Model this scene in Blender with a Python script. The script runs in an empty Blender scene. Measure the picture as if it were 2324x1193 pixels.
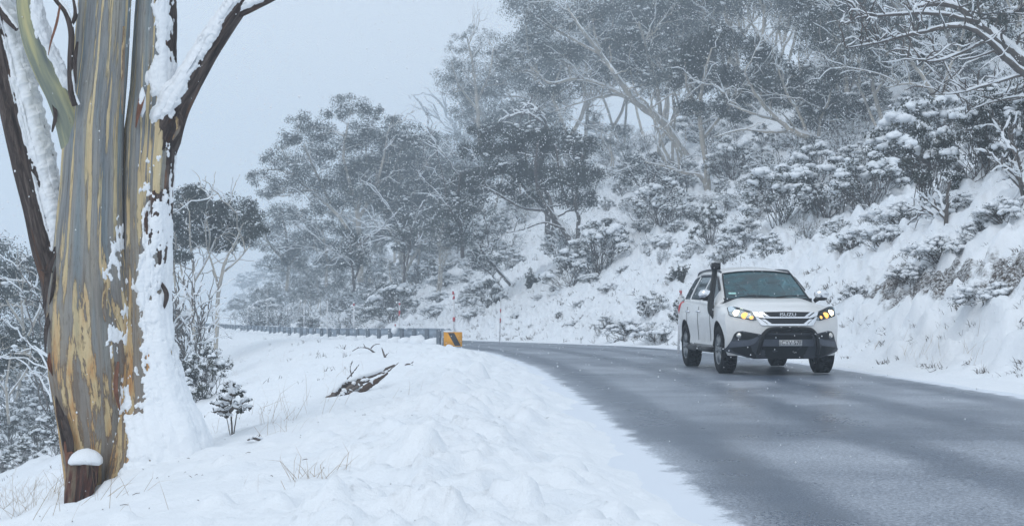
import bpy, bmesh, math, random
import numpy as np
from mathutils import Vector, Matrix

S = bpy.context.scene
COL = S.collection
rng = np.random.default_rng(7)
random.seed(7)

# ------------------------------------------------------------------ camera
F_PX, CX, CY, HORIZON, EYE = 3192.0, 1162.0, 596.5, 700.0, 1.05
TILT = math.atan((HORIZON - CY) / F_PX)
cam_data = bpy.data.cameras.new('camera')
cam_data.sensor_width = 36.0
cam_data.lens = 36.0 * F_PX / 2324.0
cam_data.clip_start = 0.1
cam_data.clip_end = 2000.0
cam = bpy.data.objects.new('camera', cam_data)
COL.objects.link(cam)
cam.location = (0, 0, EYE)
cam.rotation_euler = (math.radians(90) + TILT, 0, 0)
S.camera = cam

# ------------------------------------------------------------------ sky and light
SUN_EL, SUN_AZ = math.radians(48), math.radians(-155)     # soft light from behind-left of the camera through cloud
world = bpy.data.worlds.new('World')
S.world = world
world.use_nodes = True
wn, wl = world.node_tree.nodes, world.node_tree.links
wn.clear()
sky = wn.new('ShaderNodeTexSky'); sky.sky_type = 'NISHITA'; sky.sun_disc = False
sky.sun_elevation = SUN_EL; sky.sun_rotation = SUN_AZ
sky.air_density = 1.0; sky.dust_density = 4.0; sky.ozone_density = 2.0
over = wn.new('ShaderNodeMix'); over.data_type = 'RGBA'; over.blend_type = 'MIX'
over.inputs[0].default_value = 0.90                       # overcast: the cloud sheet hides nearly all of the clear sky
over.inputs[7].default_value = (6.35, 7.10, 7.95, 1)
bg = wn.new('ShaderNodeBackground'); bg.inputs[1].default_value = 0.131
wo = wn.new('ShaderNodeOutputWorld')
wl.new(sky.outputs[0], over.inputs[6]); wl.new(over.outputs[2], bg.inputs[0]); wl.new(bg.outputs[0], wo.inputs[0])
sun_data = bpy.data.lights.new('sun', 'SUN'); sun_data.energy = 0.6; sun_data.angle = math.radians(25)
sun_data.color = (1.0, 0.99, 0.97)
sun = bpy.data.objects.new('sun', sun_data); COL.objects.link(sun)
sun.rotation_euler = Vector((-math.sin(SUN_AZ) * math.cos(SUN_EL), -math.cos(SUN_AZ) * math.cos(SUN_EL), -math.sin(SUN_EL))).to_track_quat('-Z', 'Y').to_euler()
S.view_settings.view_transform = 'Standard'; S.view_settings.look = 'None'
S.view_settings.exposure = 0.0; S.view_settings.gamma = 1.0; S.view_settings.use_curve_mapping = False
S.cycles.use_denoising = True
S.cycles.volume_bounces = 1; S.cycles.max_bounces = 5; S.cycles.diffuse_bounces = 2; S.cycles.glossy_bounces = 3
S.cycles.transparent_max_bounces = 12; S.cycles.transmission_bounces = 4
S.cycles.sample_clamp_indirect = 8.0

def at(px, py, Y):
    """the point at depth Y that a pixel of the photograph looks at"""
    dx = (px - CX) / F_PX; du = (CY - py) / F_PX
    c, s = math.cos(TILT), math.sin(TILT)
    yy, zz = c - du * s, s + du * c
    k = Y / yy
    return np.array((dx * k, Y, EYE + zz * k))

# ------------------------------------------------------------------ noise
def _hash(ix, iy, seed):
    h = (ix.astype(np.int64) * 374761393 + iy.astype(np.int64) * 668265263 + seed * 1442695041) & 0xFFFFFFFF
    h = ((h ^ (h >> 13)) * 1274126177) & 0xFFFFFFFF
    return (h ^ (h >> 16)) & 0xFFFFFFFF
def perlin(x, y, seed=0):
    x = np.asarray(x, float); y = np.asarray(y, float)
    ix, iy = np.floor(x), np.floor(y); fx, fy = x - ix, y - iy
    ux, uy = fx * fx * fx * (fx * (fx * 6 - 15) + 10), fy * fy * fy * (fy * (fy * 6 - 15) + 10)
    def g(a, b):
        t = _hash(ix + a, iy + b, seed) * (2 * math.pi / 4294967296.0)
        return np.cos(t) * (fx - a) + np.sin(t) * (fy - b)
    n0 = g(0, 0) * (1 - ux) + g(1, 0) * ux
    n1 = g(0, 1) * (1 - ux) + g(1, 1) * ux
    return (n0 * (1 - uy) + n1 * uy) * 1.5
def fbm(x, y, seed=0, octs=4, gain=0.5):
    t, a = 0, 1.0
    for o in range(octs):
        t = t + a * perlin(x * 2 ** o, y * 2 ** o, seed + 31 * o); a *= gain
    return t
def sstep(a, b, x):
    t = np.clip((np.asarray(x, float) - a) / (b - a), 0, 1)
    return t * t * (3 - 2 * t)

# ------------------------------------------------------------------ mesh helpers
def mesh_from(name, verts, faces, smooth=True):
    """faces: list of int arrays (n,3) and/or (n,4)"""
    me = bpy.data.meshes.new(name)
    verts = np.asarray(verts, np.float32)
    if not isinstance(faces, (list, tuple)): faces = [faces]
    faces = [np.asarray(f, np.int32) for f in faces if len(f)]
    loops = np.concatenate([f.ravel() for f in faces])
    sizes = np.concatenate([np.full(len(f), f.shape[1], np.int32) for f in faces])
    starts = np.concatenate([[0], np.cumsum(sizes)[:-1]]).astype(np.int32)
    me.vertices.add(len(verts)); me.vertices.foreach_set('co', verts.ravel())
    me.loops.add(len(loops)); me.loops.foreach_set('vertex_index', loops)
    me.polygons.add(len(sizes)); me.polygons.foreach_set('loop_start', starts)
    me.polygons.foreach_set('loop_total', sizes)
    me.update(calc_edges=True); me.validate()
    if smooth: me.polygons.foreach_set('use_smooth', np.ones(len(me.polygons), bool))
    return me
def link(name, me, mat=None, parent=None, **props):
    o = bpy.data.objects.new(name, me)
    if me is not None and mat is not None and len(me.materials) == 0: me.materials.append(mat)
    if parent is not None: o.parent = parent
    COL.objects.link(o)
    for k, v in props.items(): o[k] = v
    return o
def empty(name, loc=(0, 0, 0), rz=0.0, **props):
    o = bpy.data.objects.new(name, None); COL.objects.link(o)
    o.location = loc; o.rotation_euler = (0, 0, rz); o.empty_display_size = 0.2
    for k, v in props.items(): o[k] = v
    return o
class MB:
    def __init__(s): s.v = []; s.q = []; s.t = []; s.n = 0
    def add(s, v, q=None, t=None):
        v = np.asarray(v, float).reshape(-1, 3); s.v.append(v)
        if q is not None and len(q): s.q.append(np.asarray(q, int) + s.n)
        if t is not None and len(t): s.t.append(np.asarray(t, int) + s.n)
        s.n += len(v)
    def box(s, c, d, R=None):
        c = np.asarray(c, float); h = np.asarray(d, float) / 2
        p = np.array([(x, y, z) for x in (-1, 1) for y in (-1, 1) for z in (-1, 1)]) * h
        if R is not None: p = p @ np.asarray(R).T
        s.add(p + c, q=[(0, 1, 3, 2), (4, 6, 7, 5), (0, 4, 5, 1), (2, 3, 7, 6), (0, 2, 6, 4), (1, 5, 7, 3)])
    def tube(s, pts, rad, n=6, cap=True, squash=None):
        v, q, t = tube(pts, rad, n, cap); s.add(v, q, t)
    def mesh(s, name, smooth=True):
        f = []
        if s.q: f.append(np.concatenate(s.q))
        if s.t: f.append(np.concatenate(s.t))
        return mesh_from(name, np.concatenate(s.v), f, smooth)
def frames(pts):
    P = np.asarray(pts, float)
    T = np.gradient(P, axis=0); T /= np.linalg.norm(T, axis=1, keepdims=True) + 1e-9
    ref = np.array((1.0, 0, 0)) if abs(T[0] @ np.array((1.0, 0, 0))) < 0.9 else np.array((0, 1.0, 0))
    A = np.cross(T, ref); A /= np.linalg.norm(A, axis=1, keepdims=True) + 1e-9
    B = np.cross(T, A)
    return T, A, B
def tube(pts, rad, n=6, cap=True):
    P = np.asarray(pts, float); m = len(P)
    rad = np.broadcast_to(np.asarray(rad, float), (m,))
    T, A, B = frames(P)
    th = np.arange(n) * (2 * math.pi / n)
    v = P[:, None] + rad[:, None, None] * (np.cos(th)[None, :, None] * A[:, None] + np.sin(th)[None, :, None] * B[:, None])
    i = np.arange(m - 1)[:, None] * n; j = np.arange(n)[None]; j2 = (j + 1) % n
    q = np.stack([i + j, i + j2, i + n + j2, i + n + j], -1).reshape(-1, 4)
    v = v.reshape(-1, 3); t = []
    if cap:
        v = np.concatenate([v, P[:1], P[-1:]]); k = m * n
        t = [(k, (a + 1) % n, a) for a in range(n)] + [(k + 1, (m - 1) * n + a, (m - 1) * n + (a + 1) % n) for a in range(n)]
    return v, q, t
def bez(pts, n):
    """smooth curve (Catmull-Rom) through points"""
    P = np.asarray(pts, float)
    P = np.vstack([2 * P[0] - P[1], P, 2 * P[-1] - P[-2]])
    m = len(P) - 3; out = []
    for t in np.linspace(0, m - 1e-6, n):
        i = int(t); f = t - i
        a, b, c, d = P[i:i + 4]
        out.append(0.5 * (2 * b + (c - a) * f + (2 * a - 5 * b + 4 * c - d) * f * f + (3 * b - a - 3 * c + d) * f ** 3))
    return np.array(out)
def lathe(profile, n=24, axis='x'):
    """profile: (along axis, radius) pairs"""
    p = np.asarray(profile, float); m = len(p); th = np.arange(n) * 2 * math.pi / n
    v = np.zeros((m, n, 3)); v[:, :, 0] = p[:, :1]
    v[:, :, 1] = p[:, 1:] * np.cos(th); v[:, :, 2] = p[:, 1:] * np.sin(th)
    i = np.arange(m - 1)[:, None] * n; j = np.arange(n)[None]; j2 = (j + 1) % n
    q = np.stack([i + j, i + n + j, i + n + j2, i + j2], -1).reshape(-1, 4)
    v = v.reshape(-1, 3)
    if axis == 'y': v = v[:, [1, 0, 2]]
    if axis == 'z': v = v[:, [2, 1, 0]]
    return v, q
_ico = {}
def ico(sub):
    if sub not in _ico:
        bm = bmesh.new(); bmesh.ops.create_icosphere(bm, subdivisions=sub, radius=1.0)
        v = np.array([x.co[:] for x in bm.verts]); t = np.array([[y.index for y in f.verts] for f in bm.faces]); bm.free()
        _ico[sub] = (v, t)
    return _ico[sub]
def blob(mb, c, r, sub=1, rough=0.2, seed=0, flat=0.0):
    v, t = ico(sub); r = np.broadcast_to(np.asarray(r, float), (3,))
    n = perlin(v[:, 0] * 1.7 + seed * 3.1 + v[:, 2], v[:, 1] * 1.7 - seed * 1.7 + v[:, 2] * .7, seed) + 0.5 * perlin(v[:, 0] * 3.7 + seed, v[:, 1] * 3.7 + v[:, 2] * 3, seed + 5)
    w = v * (1 + rough * n)[:, None]
    if flat: w[:, 2] = np.where(w[:, 2] < 0, w[:, 2] * (1 - flat), w[:, 2])
    mb.add(w * r + np.asarray(c), t=t)

# ------------------------------------------------------------------ materials
class NT:
    """short hand for building node materials"""
    def __init__(s, name):
        s.m = bpy.data.materials.new(name); s.m.use_nodes = True
        s.n = s.m.node_tree.nodes; s.l = s.m.node_tree.links; s.n.clear()
        s.out = s.n.new('ShaderNodeOutputMaterial')
    def node(s, t, **k):
        x = s.n.new('ShaderNode' + t)
        for a, b in k.items(): setattr(x, a, b)
        return x
    def put(s, sock, v):
        if isinstance(v, bpy.types.NodeSocket): s.l.new(v, sock)
        elif v is not None: sock.default_value = (tuple(v) + (1,) if isinstance(v, (tuple, list)) and len(v) == 3 and sock.type == 'RGBA' else v)
    def coord(s, which='Object'):
        return s.node('TexCoord').outputs[which]
    def mapping(s, vec, scale=(1, 1, 1), rot=(0, 0, 0), loc=(0, 0, 0)):
        x = s.node('Mapping'); s.l.new(vec, x.inputs[0]); x.inputs[1].default_value = loc; x.inputs[2].default_value = rot; x.inputs[3].default_value = scale
        return x.outputs[0]
    def noise(s, vec, scale=1.0, detail=3.0, rough=0.5, dist=0.0):
        x = s.node('TexNoise'); s.l.new(vec, x.inputs['Vector'])
        x.inputs['Scale'].default_value = scale; x.inputs['Detail'].default_value = detail; x.inputs['Roughness'].default_value = rough; x.inputs['Distortion'].default_value = dist
        return x.outputs['Fac']
    def ramp(s, fac, stops, interp='LINEAR'):
        x = s.node('ValToRGB'); x.color_ramp.interpolation = interp; s.l.new(fac, x.inputs[0])
        e = x.color_ramp.elements
        while len(e) < len(stops): e.new(0.5)
        for a, (p, c) in zip(e, stops):
            a.position = p; a.color = (c, c, c, 1) if isinstance(c, (int, float)) else tuple(c) + (1,)
        return x.outputs[0]
    def mix(s, fac, a, b, blend='MIX'):
        x = s.node('Mix', data_type='RGBA', blend_type=blend)
        s.put(x.inputs[0], fac); s.put(x.inputs[6], a); s.put(x.inputs[7], b)
        return x.outputs[2]
    def math(s, op, a, b=None, clamp=False):
        x = s.node('Math', operation=op, use_clamp=clamp); s.put(x.inputs[0], a)
        if b is not None: s.put(x.inputs[1], b)
        return x.outputs[0]
    def attr(s, name, out='Fac'):
        x = s.node('Attribute', attribute_name=name); return x.outputs[out]
    def sep(s, vec):
        x = s.node('SeparateXYZ'); s.l.new(vec, x.inputs[0]); return x.outputs
    def bump(s, h, strength=0.3, dist=0.02, normal=None):
        x = s.node('Bump'); s.l.new(h, x.inputs['Height']); x.inputs['Strength'].default_value = strength; x.inputs['Distance'].default_value = dist
        if normal is not None: s.l.new(normal, x.inputs['Normal'])
        return x.outputs[0]
    def pbsdf(s, color, rough=0.6, metal=0.0, spec=0.5, normal=None, emit=None, estr=0.0, coat=0.0, trans=0.0, sss=0.0):
        x = s.node('BsdfPrincipled')
        s.put(x.inputs['Base Color'], color); s.put(x.inputs['Roughness'], rough); s.put(x.inputs['Metallic'], metal)
        x.inputs['Specular IOR Level'].default_value = spec
        if normal is not None: s.l.new(normal, x.inputs['Normal'])
        if emit is not None: s.put(x.inputs['Emission Color'], emit); x.inputs['Emission Strength'].default_value = estr
        x.inputs['Coat Weight'].default_value = coat
        x.inputs['Transmission Weight'].default_value = trans
        return x.outputs[0]
    def done(s, shader):
        s.l.new(shader, s.out.inputs[0]); return s.m
def plain(name, color, rough=0.6, metal=0.0, spec=0.5, vary=0.12, scale=8.0, coat=0.0, emit=None, estr=0.0):
    n = NT(name); c = n.coord('Object')
    f = n.noise(c, scale, 4)
    a = tuple(x * (1 - vary) for x in color); b = tuple(min(1, x * (1 + vary)) for x in color)
    return n.done(n.pbsdf(n.mix(f, a, b), rough, metal, spec, coat=coat, emit=emit, estr=estr))

def make_snow(name, bs=0.5, soil=False):
    n = NT(name); c = n.node('NewGeometry').outputs['Position']
    col = n.mix(n.noise(c, 0.8, 4), (0.80, 0.845, 0.895), (0.875, 0.90, 0.925))
    h = n.math('ADD', n.math('MULTIPLY', n.noise(c, 11.0, 6, 0.68), 1.3), n.math('MULTIPLY', n.noise(c, 70.0, 3, 0.6), 0.30))
    rough = 0.7
    if soil:
        s = n.attr('soil')
        sc = n.ramp(n.noise(c, 7.0, 6, 0.65), [(0.3, (0.016, 0.013, 0.011)), (0.55, (0.055, 0.038, 0.025)), (0.75, (0.115, 0.08, 0.048))])
        f = n.math('SUBTRACT', s, n.math('MULTIPLY', n.noise(c, 4.5, 6, 0.7), 1.0))
        f = n.math('MULTIPLY', n.ramp(f, [(0.0, 0.0), (0.22, 1.0)]), n.ramp(n.noise(c, 19.0, 5, 0.7), [(0.36, 0.15), (0.56, 1.0)]))
        col = n.mix(f, col, sc)
    return n.done(n.pbsdf(col, rough, spec=0.25, normal=n.bump(h, bs, 0.035)))
M = {}
M['ground'] = make_snow('snow_ground', 0.55, True)
M['snow'] = make_snow('snow_soft', 0.45)

# ------------------------------------------------------------------ the lie of the land
_cy = np.array([-40, -20, 0, 8, 16, 24, 30, 37, 48, 59, 80, 120, 160, 220, 420], float)
_cx = np.array([3.6, 3.7, 3.72, 3.66, 3.45, 3.15, 2.65, 1.7, -1.2, -4.5, -10.6, -22.2, -34, -52, -112], float)
_yy = np.arange(-40, 420.01, 0.25)
_xx = np.interp(_yy, _cy, _cx)
_k = np.exp(-0.5 * (np.arange(-36, 37) / 13.0) ** 2); _k /= _k.sum()
_xx = np.convolve(np.pad(_xx, 36, mode='reflect', reflect_type='odd'), _k, 'valid')
_mm = np.gradient(_xx, _yy)
_zz = np.interp(_yy, [-40, 38, 60, 90, 120, 160, 420], [0, 0, -0.32, -0.55, -0.75, -1.1, -5.0])
_zz = np.convolve(np.pad(_zz, 36, mode='edge'), _k, 'valid')
HW = 2.75
def road_u(x, y):
    """distance from the road's middle, positive uphill"""
    return (x - np.interp(y, _yy, _xx)) / np.sqrt(1 + np.interp(y, _yy, _mm) ** 2)
def road_z(y): return np.interp(y, _yy, _zz)
TREE_Y = 11.4
def height(x, y, fine=True):
    x = np.asarray(x, float); y = np.asarray(y, float)
    u = road_u(x, y); rz = road_z(y)
    s, w = u - HW, -u - HW
    # uphill side: verge, cut bank, hillside
    near = 1 - sstep(34, 50, y)
    s1 = np.maximum(s - 0.75, 0)
    cut = 0.80 * near + 0.42 * (1 - near)
    cw = 3.6 + 1.2 * perlin(y * 0.07, y * 0 + 3.3, 5)
    up = cut * np.minimum(s1, cw) + (0.56 + 0.05 * perlin(x * .03, y * .03, 9)) * np.maximum(s1 - cw, 0)
    up = np.where(s1 > 34, up - 0.22 * (s1 - 34), up)
    up = up - np.maximum(s1 - 90, 0) * 0.3
    up = up * sstep(-0.2, 1.2, s1) + 0.0
    upn = fbm(x * 0.35, y * 0.35, 21, 3) * 0.35 * sstep(2.0, 8, s1) + 0.05 * fbm(x * .8, y * .8, 3, 2) * sstep(0.2, 1.0, s)
    # downhill side: ploughed berm, shoulder, falling slope
    w0 = 3.1 + 0.5 * perlin(y * .15, y * 0 + .5, 11)
    drop = -0.40 * np.log1p(np.exp(np.clip((w - w0) * 2.2, -30, 60))) / 2.2
    drop = np.where(w > 45, drop + (w - 45) * 0.25, drop)
    bh = 0.08 * (1 - sstep(24, 33, y)) * sstep(4.5, 9.0, y)
    bn = fbm(x * 0.9, y * 0.9, 40, 3)
    berm = bh * np.exp(-((w - 1.35) / 0.75) ** 2) * (1 + 0.9 * bn) + 0.08 * sstep(0.0, 1.5, w)
    left = drop + berm
    h = rz + np.where(u > 0, up + upn, left)
    # thin snow feathering out on the road edge
    jit = 0.16 * fbm(x * 0.55, y * 0.55, 60, 4) * np.where(u < 0, 1.3, 0.55)
    e = np.abs(u) - HW + jit
    edge = -0.055 + 0.09 * sstep(-0.42, 0.45, e)
    h = np.where(np.abs(u) < HW + 0.35, rz + edge + np.maximum(h - rz, 0) * sstep(-0.05, 0.35, e), h + 0.03)
    # drift against the foot of the big tree
    h = h + 0.10 * np.exp(-(((x + 2.72) / 0.45) ** 2 + ((y - 11.3) / 0.7) ** 2))
    if fine:
        on = sstep(0.02, 0.5, e)
        l = sstep(0.3, 1.2, w) * (u < 0)
        n1 = 0.030 * fbm(x * 1.6, y * 1.6, 70, 3) + 0.008 * perlin(x * 9, y * 9, 75)
        cr_ = 0.03 * np.abs(perlin(x * 1.5, y * 1.5, 80)) + 0.05 * np.abs(perlin(x * 3.4, y * 3.4, 81)) * (0.4 + np.abs(perlin(x * .8, y * .8, 84))) * 1.6 + (0.045 * np.abs(perlin(x * 7.1, y * 7.1, 82)) + 0.026 * np.abs(perlin(x * 13, y * 13, 83))) * sstep(30, 12, y)
        n1 = n1 + cr_ * (0.25 + 1.0 * np.exp(-((w - 1.2) / 0.8) ** 2) * (y < 36))
        n1 = n1 * np.where(w > 2.5, 1.0, 1.0)
        # tussocks under snow on the bank
        tus = np.abs(perlin(x * 1.9 + 0.25 * y, y * 1.5, 90)); tus2 = np.abs(perlin(x * 3.3 - .4 * y, y * 2.4, 91))
        n2 = (0.46 * (tus - 0.15) + 0.22 * (tus2 - 0.15) + 0.07 * np.abs(perlin(x * 6.5, y * 5.0, 92))) * sstep(0.5, 1.8, s)
        n3 = (0.20 * (np.abs(perlin(x * 1.2, y * 1.2, 95)) - .15) + 0.10 * (np.abs(perlin(x * 2.9, y * 2.9, 96)) - .15)) * sstep(2.5, 5, w)
        h = h + on * np.where(u < 0, n1 + n3, n2 + 0.010 * perlin(x * 6, y * 6, 97))
    return h
def soil_mask(x, y):
    u = road_u(x, y); s = u - HW
    m = np.exp(-((s - 2.5 - 0.3 * perlin(y * .3, y * 0 + 8, 4)) / 0.55) ** 2) * sstep(17, 19, y) * (1 - sstep(29.5, 32, y))
    m = m * (0.92 + 0.55 * perlin(x * .9, y * .6, 14) + 0.35 * perlin(x * 2.7, y * 2.1, 15))
    return m
def ground_hit(px, py, ymin=4.0, ymax=320.0):
    Y = ymin * (ymax / ymin) ** np.linspace(0, 1, 1500)
    dx = (px - CX) / F_PX; du = (CY - py) / F_PX
    c, s = math.cos(TILT), math.sin(TILT)
    yy, zz = c - du * s, s + du * c
    X = dx * Y / yy; Z = EYE + zz * Y / yy
    d = Z - height(X, Y, False)
    i = np.argmax(d < 0)
    if d[i] >= 0: i = len(Y) - 1
    return np.array((X[i], Y[i], float(height(X[i], Y[i], False))))
def gz(x, y): return float(height(x, y, False))

def lines(parts):
    out = []
    for a, b, st in parts: out.append(np.arange(a, b, st))
    return np.unique(np.concatenate(out))
def grow(start, end, st, k):
    o = []; p = start; d = 1 if end > start else -1
    while (end - p) * d > 0:
        st *= 1 + k; p += d * st; o.append(p)
    return np.array(o)
gxl = np.unique(np.concatenate([np.arange(-5.5, -4.2, .05), np.arange(-4.2, 1.6, 0.034), np.arange(1.6, 14.5, 0.06), grow(14.44, 260, 0.06, 0.035), grow(-5.5, -300, 0.06, 0.035)]))
gyl = np.unique(np.concatenate([np.arange(-12, 3.5, 0.5), np.arange(3.5, 14, 0.04), grow(13.96, 400, 0.04, 0.0075)]))
GX, GY = np.meshgrid(gxl, gyl)
GZ = height(GX, GY)
# lumps of ploughed snow on the berm: (px, py, radius m, height m)
lumps = [(874, 990, .15, .13), (920, 1050, .22, .13), (1004, 905, .26, .14), (1175, 1160, .13, .13), (777, 1180, .22, .12), (1190, 915, .22, .10),
         (1143, 1015, .18, .08), (1198, 965, .2, .09), (1060, 960, .2, .07), (985, 1090, .14, .07), (1290, 1080, .12, .06), (700, 1010, .2, .06), (620, 1080, .18, .05),
         (1120, 840, .35, .06), (1180, 850, .3, .06), (1080, 870, .3, .06)]
lr = np.random.default_rng(5)
ls = []
for px, py, r, hh in lumps:
    p = ground_hit(px, py); ls.append((p[0], p[1], r, hh * 0.75))
for _ in range(900):
    yy = 5.0 + 30 * lr.random() ** 1.5; ww = abs(lr.normal(1.1, 0.75)) + 0.15
    r = 0.025 + 0.12 * lr.random() ** 2.6
    x = np.interp(yy, _yy, _xx) - HW - ww + 0.0
    ls.append((x, yy, r, r * (0.2 + 0.4 * lr.random())))
for _ in range(170):      # footprints and sunk hollows left of the berm
    yy = 5.5 + 11 * lr.random(); x = -3.4 + 4.0 * lr.random()
    if road_u(x, yy) > -HW - 1.0: continue
    r = 0.05 + 0.09 * lr.random(); ls.append((x, yy, r, r * 0.35 * lr.choice([-0.8, 0.6])))
for k, (x, y, r, hh) in enumerate(ls):
    i0, i1 = np.searchsorted(gxl, [x - 1.3 * r, x + 1.3 * r]); j0, j1 = np.searchsorted(gyl, [y - 1.3 * r, y + 1.3 * r])
    if i1 <= i0 or j1 <= j0: continue
    sx, sy = GX[j0:j1, i0:i1], GY[j0:j1, i0:i1]
    d = np.hypot(sx - x, (sy - y) * 0.9) / r + 0.25 * perlin(sx / r * 1.1 + k, sy / r * 1.1, 7) 
    GZ[j0:j1, i0:i1] += hh * np.clip(1 - d * d, 0, 1) ** 0.6
nx, ny = len(gxl), len(gyl)
idx = np.arange(nx * ny).reshape(ny, nx)
quads = np.stack([idx[:-1, :-1], idx[:-1, 1:], idx[1:, 1:], idx[1:, :-1]], -1).reshape(-1, 4)
gm = mesh_from('snowy_ground', np.stack([GX, GY, GZ], -1).reshape(-1, 3), quads)
a_ = gm.attributes.new('soil', 'FLOAT', 'POINT'); a_.data.foreach_set('value', soil_mask(GX, GY).ravel().astype(np.float32))
ground = link('snowy_ground', gm, M['ground'], kind='structure', label='deep fresh snow lying over the hillside, verges and ploughed roadside berm')

# ------------------------------------------------------------------ road
def make_road_mat():
    n = NT('wet_asphalt'); c = n.node('NewGeometry').outputs['Position']
    lat = n.attr('lat'); 
    grain = n.noise(c, 85.0, 3, 0.75)
    mid = n.noise(c, 38.0, 4, 0.75)
    base = n.ramp(grain, [(0.36, (0.016, 0.026, 0.044)), (0.52, (0.070, 0.098, 0.148)), (0.66, (0.27, 0.33, 0.42))])  # palest grains double as bright glints painted into the colour
    # fine snow caught between the stones, thicker in wind-blown streaks that cross the road
    st = n.noise(n.mapping(c, (0.30, 0.34, 1), (0, 0, math.radians(-20))), 1.0, 6, 0.62, 0.8)
    a = n.math('ABSOLUTE', lat)
    tr = n.math('ABSOLUTE', n.math('SUBTRACT', n.math('ABSOLUTE', n.math('SUBTRACT', a, 1.38)), 0.74))
    tr = n.ramp(n.math('ADD', tr, n.math('MULTIPLY', n.math('SUBTRACT', n.noise(c, 1.3, 4), 0.5), 0.25)), [(0.06, 0.45), (0.36, 1.0)])
    amt = n.math('MULTIPLY', n.math('ADD', n.math('MULTIPLY', n.ramp(st, [(0.38, 0.0), (0.72, 1.0)]), 0.20), 0.18), tr)
    wav = n.math('MULTIPLY', n.math('SUBTRACT', n.noise(c, 2.2, 5, 0.65), 0.5), 0.5)
    edge = n.math('POWER', n.math('MULTIPLY', n.math('MAXIMUM', n.math('SUBTRACT', n.math('ADD', a, wav), 2.50), 0.0), 3.2, True), 1.3)
    amt = n.math('ADD', amt, n.math('MULTIPLY', edge, 1.2))
    thr = n.math('SUBTRACT', amt, n.math('MULTIPLY', n.math('SUBTRACT', 1.0, mid), 0.9))
    f = n.ramp(n.math('ADD', thr, 0.28), [(0.0, 0.0), (0.42, 1.0)])
    col = n.mix(f, base, (0.72, 0.77, 0.84))
    h = n.math('ADD', grain, n.math('MULTIPLY', mid, 0.5))
    rough = n.math('ADD', n.math('MULTIPLY', n.noise(c, 1.1, 3), 0.22), n.math('MULTIPLY', f, 0.3))
    rough = n.math('ADD', rough, 0.19)
    return n.done(n.pbsdf(col, rough, spec=0.5, normal=n.bump(h, 0.30, 0.006)))
M['road'] = make_road_mat()
ry = np.concatenate([np.arange(-30, 30, 0.5), np.arange(30, 330, 1.5)])
ul = np.linspace(-3.4, 3.4, 18)
cxr, mr, zr = np.interp(ry, _yy, _xx), np.interp(ry, _yy, _mm), road_z(ry)
nrm = np.sqrt(1 + mr * mr)
RX = cxr[:, None] + ul[None] / nrm[:, None]; RY = ry[:, None] - ul[None] * (mr / nrm)[:, None]
RZ = zr[:, None] + 0.0 - 0.004 * np.abs(ul[None]) + 0.008
idx = np.arange(RX.size).reshape(RX.shape)
q = np.stack([idx[:-1, :-1], idx[:-1, 1:], idx[1:, 1:], idx[1:, :-1]], -1).reshape(-1, 4)
rm = mesh_from('road', np.stack([RX, RY, RZ], -1).reshape(-1, 3), q)
a_ = rm.attributes.new('lat', 'FLOAT', 'POINT'); a_.data.foreach_set('value', np.broadcast_to(ul[None], RX.shape).astype(np.float32).ravel().copy())
road = link('road', rm, M['road'], kind='structure', label='wet grey asphalt road dusted with drifting snow')

# ------------------------------------------------------------------ haze of falling snow
def make_haze():
    n = NT('haze'); v = n.node('VolumePrincipled')
    v.inputs['Color'].default_value = (0.80, 0.905, 1.0, 1); v.inputs['Density'].default_value = 0.0031; v.inputs['Anisotropy'].default_value = 0.2
    n.l.new(v.outputs[0], n.out.inputs['Volume']); return n.m
gmin = float(GZ.min())
hz = MB(); hx0, hx1, hy0, hy1, hz0, hz1 = -310, 270, -20, 410, gmin - 1.0, max(44.0, float(GZ.max()) + 1)
hz.box(((hx0 + hx1) / 2, (hy0 + hy1) / 2, (hz0 + hz1) / 2), (hx1 - hx0, hy1 - hy0, hz1 - hz0))
link('haze', hz.mesh('haze', False), make_haze(), kind='stuff', label='pale blue air thick with falling snow')

# ================================================================== the car
M['paint'] = None
def make_paint():
    n = NT('pearl_white_paint'); c = n.coord('Object')
    z = n.sep(c)[2]
    dirt = n.math('MULTIPLY', n.ramp(z, [(0.32, 1.0), (0.95, 0.0)]), n.ramp(n.noise(c, 5.0, 6, 0.65), [(0.25, 0.15), (0.70, 1.0)]))
    col = n.mix(n.math('MULTIPLY', dirt, 0.75), (0.78, 0.785, 0.78), (0.38, 0.375, 0.37))
    return n.done(n.pbsdf(col, 0.32, spec=0.5, coat=0.35))
def make_glass(name, tint, rough=0.02, teal_reflect=0.0):
    n = NT(name); t = n.node('BsdfTransparent'); n.put(t.inputs[0], tint)
    g = n.node('BsdfGlossy'); n.put(g.inputs[0], (0.9, 0.97, 1.0)); g.inputs['Roughness'].default_value = rough
    fr = n.node('Fresnel'); fr.inputs[0].default_value = 1.55
    mx = n.node('MixShader'); n.l.new(fr.outputs[0], mx.inputs[0]); n.l.new(t.outputs[0], mx.inputs[1]); n.l.new(g.outputs[0], mx.inputs[2])
    if teal_reflect:                              # patchy teal diffuse painted in for the teal reflections on the glass
        d = n.node('BsdfDiffuse'); n.put(d.inputs[0], (0.10, 0.24, 0.28)); m2 = n.node('MixShader')
        n.l.new(n.math('MULTIPLY', n.ramp(n.noise(n.mapping(n.coord('Object'), (2.2, 2.2, 5.0)), 1.0, 5, 0.65, 1.2), [(0.38, 0.10), (0.66, 1.0)]), teal_reflect), m2.inputs[0])
        n.l.new(mx.outputs[0], m2.inputs[1]); n.l.new(d.outputs[0], m2.inputs[2]); mx = m2
    return n.done(mx.outputs[0])
M['paint'] = make_paint()
M['wind_glass'] = make_glass('windscreen_glass', (0.30, 0.52, 0.55), 0.03, 0.55)
M['side_glass'] = make_glass('side_glass', (0.12, 0.15, 0.16), 0.03)
M['lens'] = make_glass('clear_lens', (0.93, 0.95, 0.96), 0.02)
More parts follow.
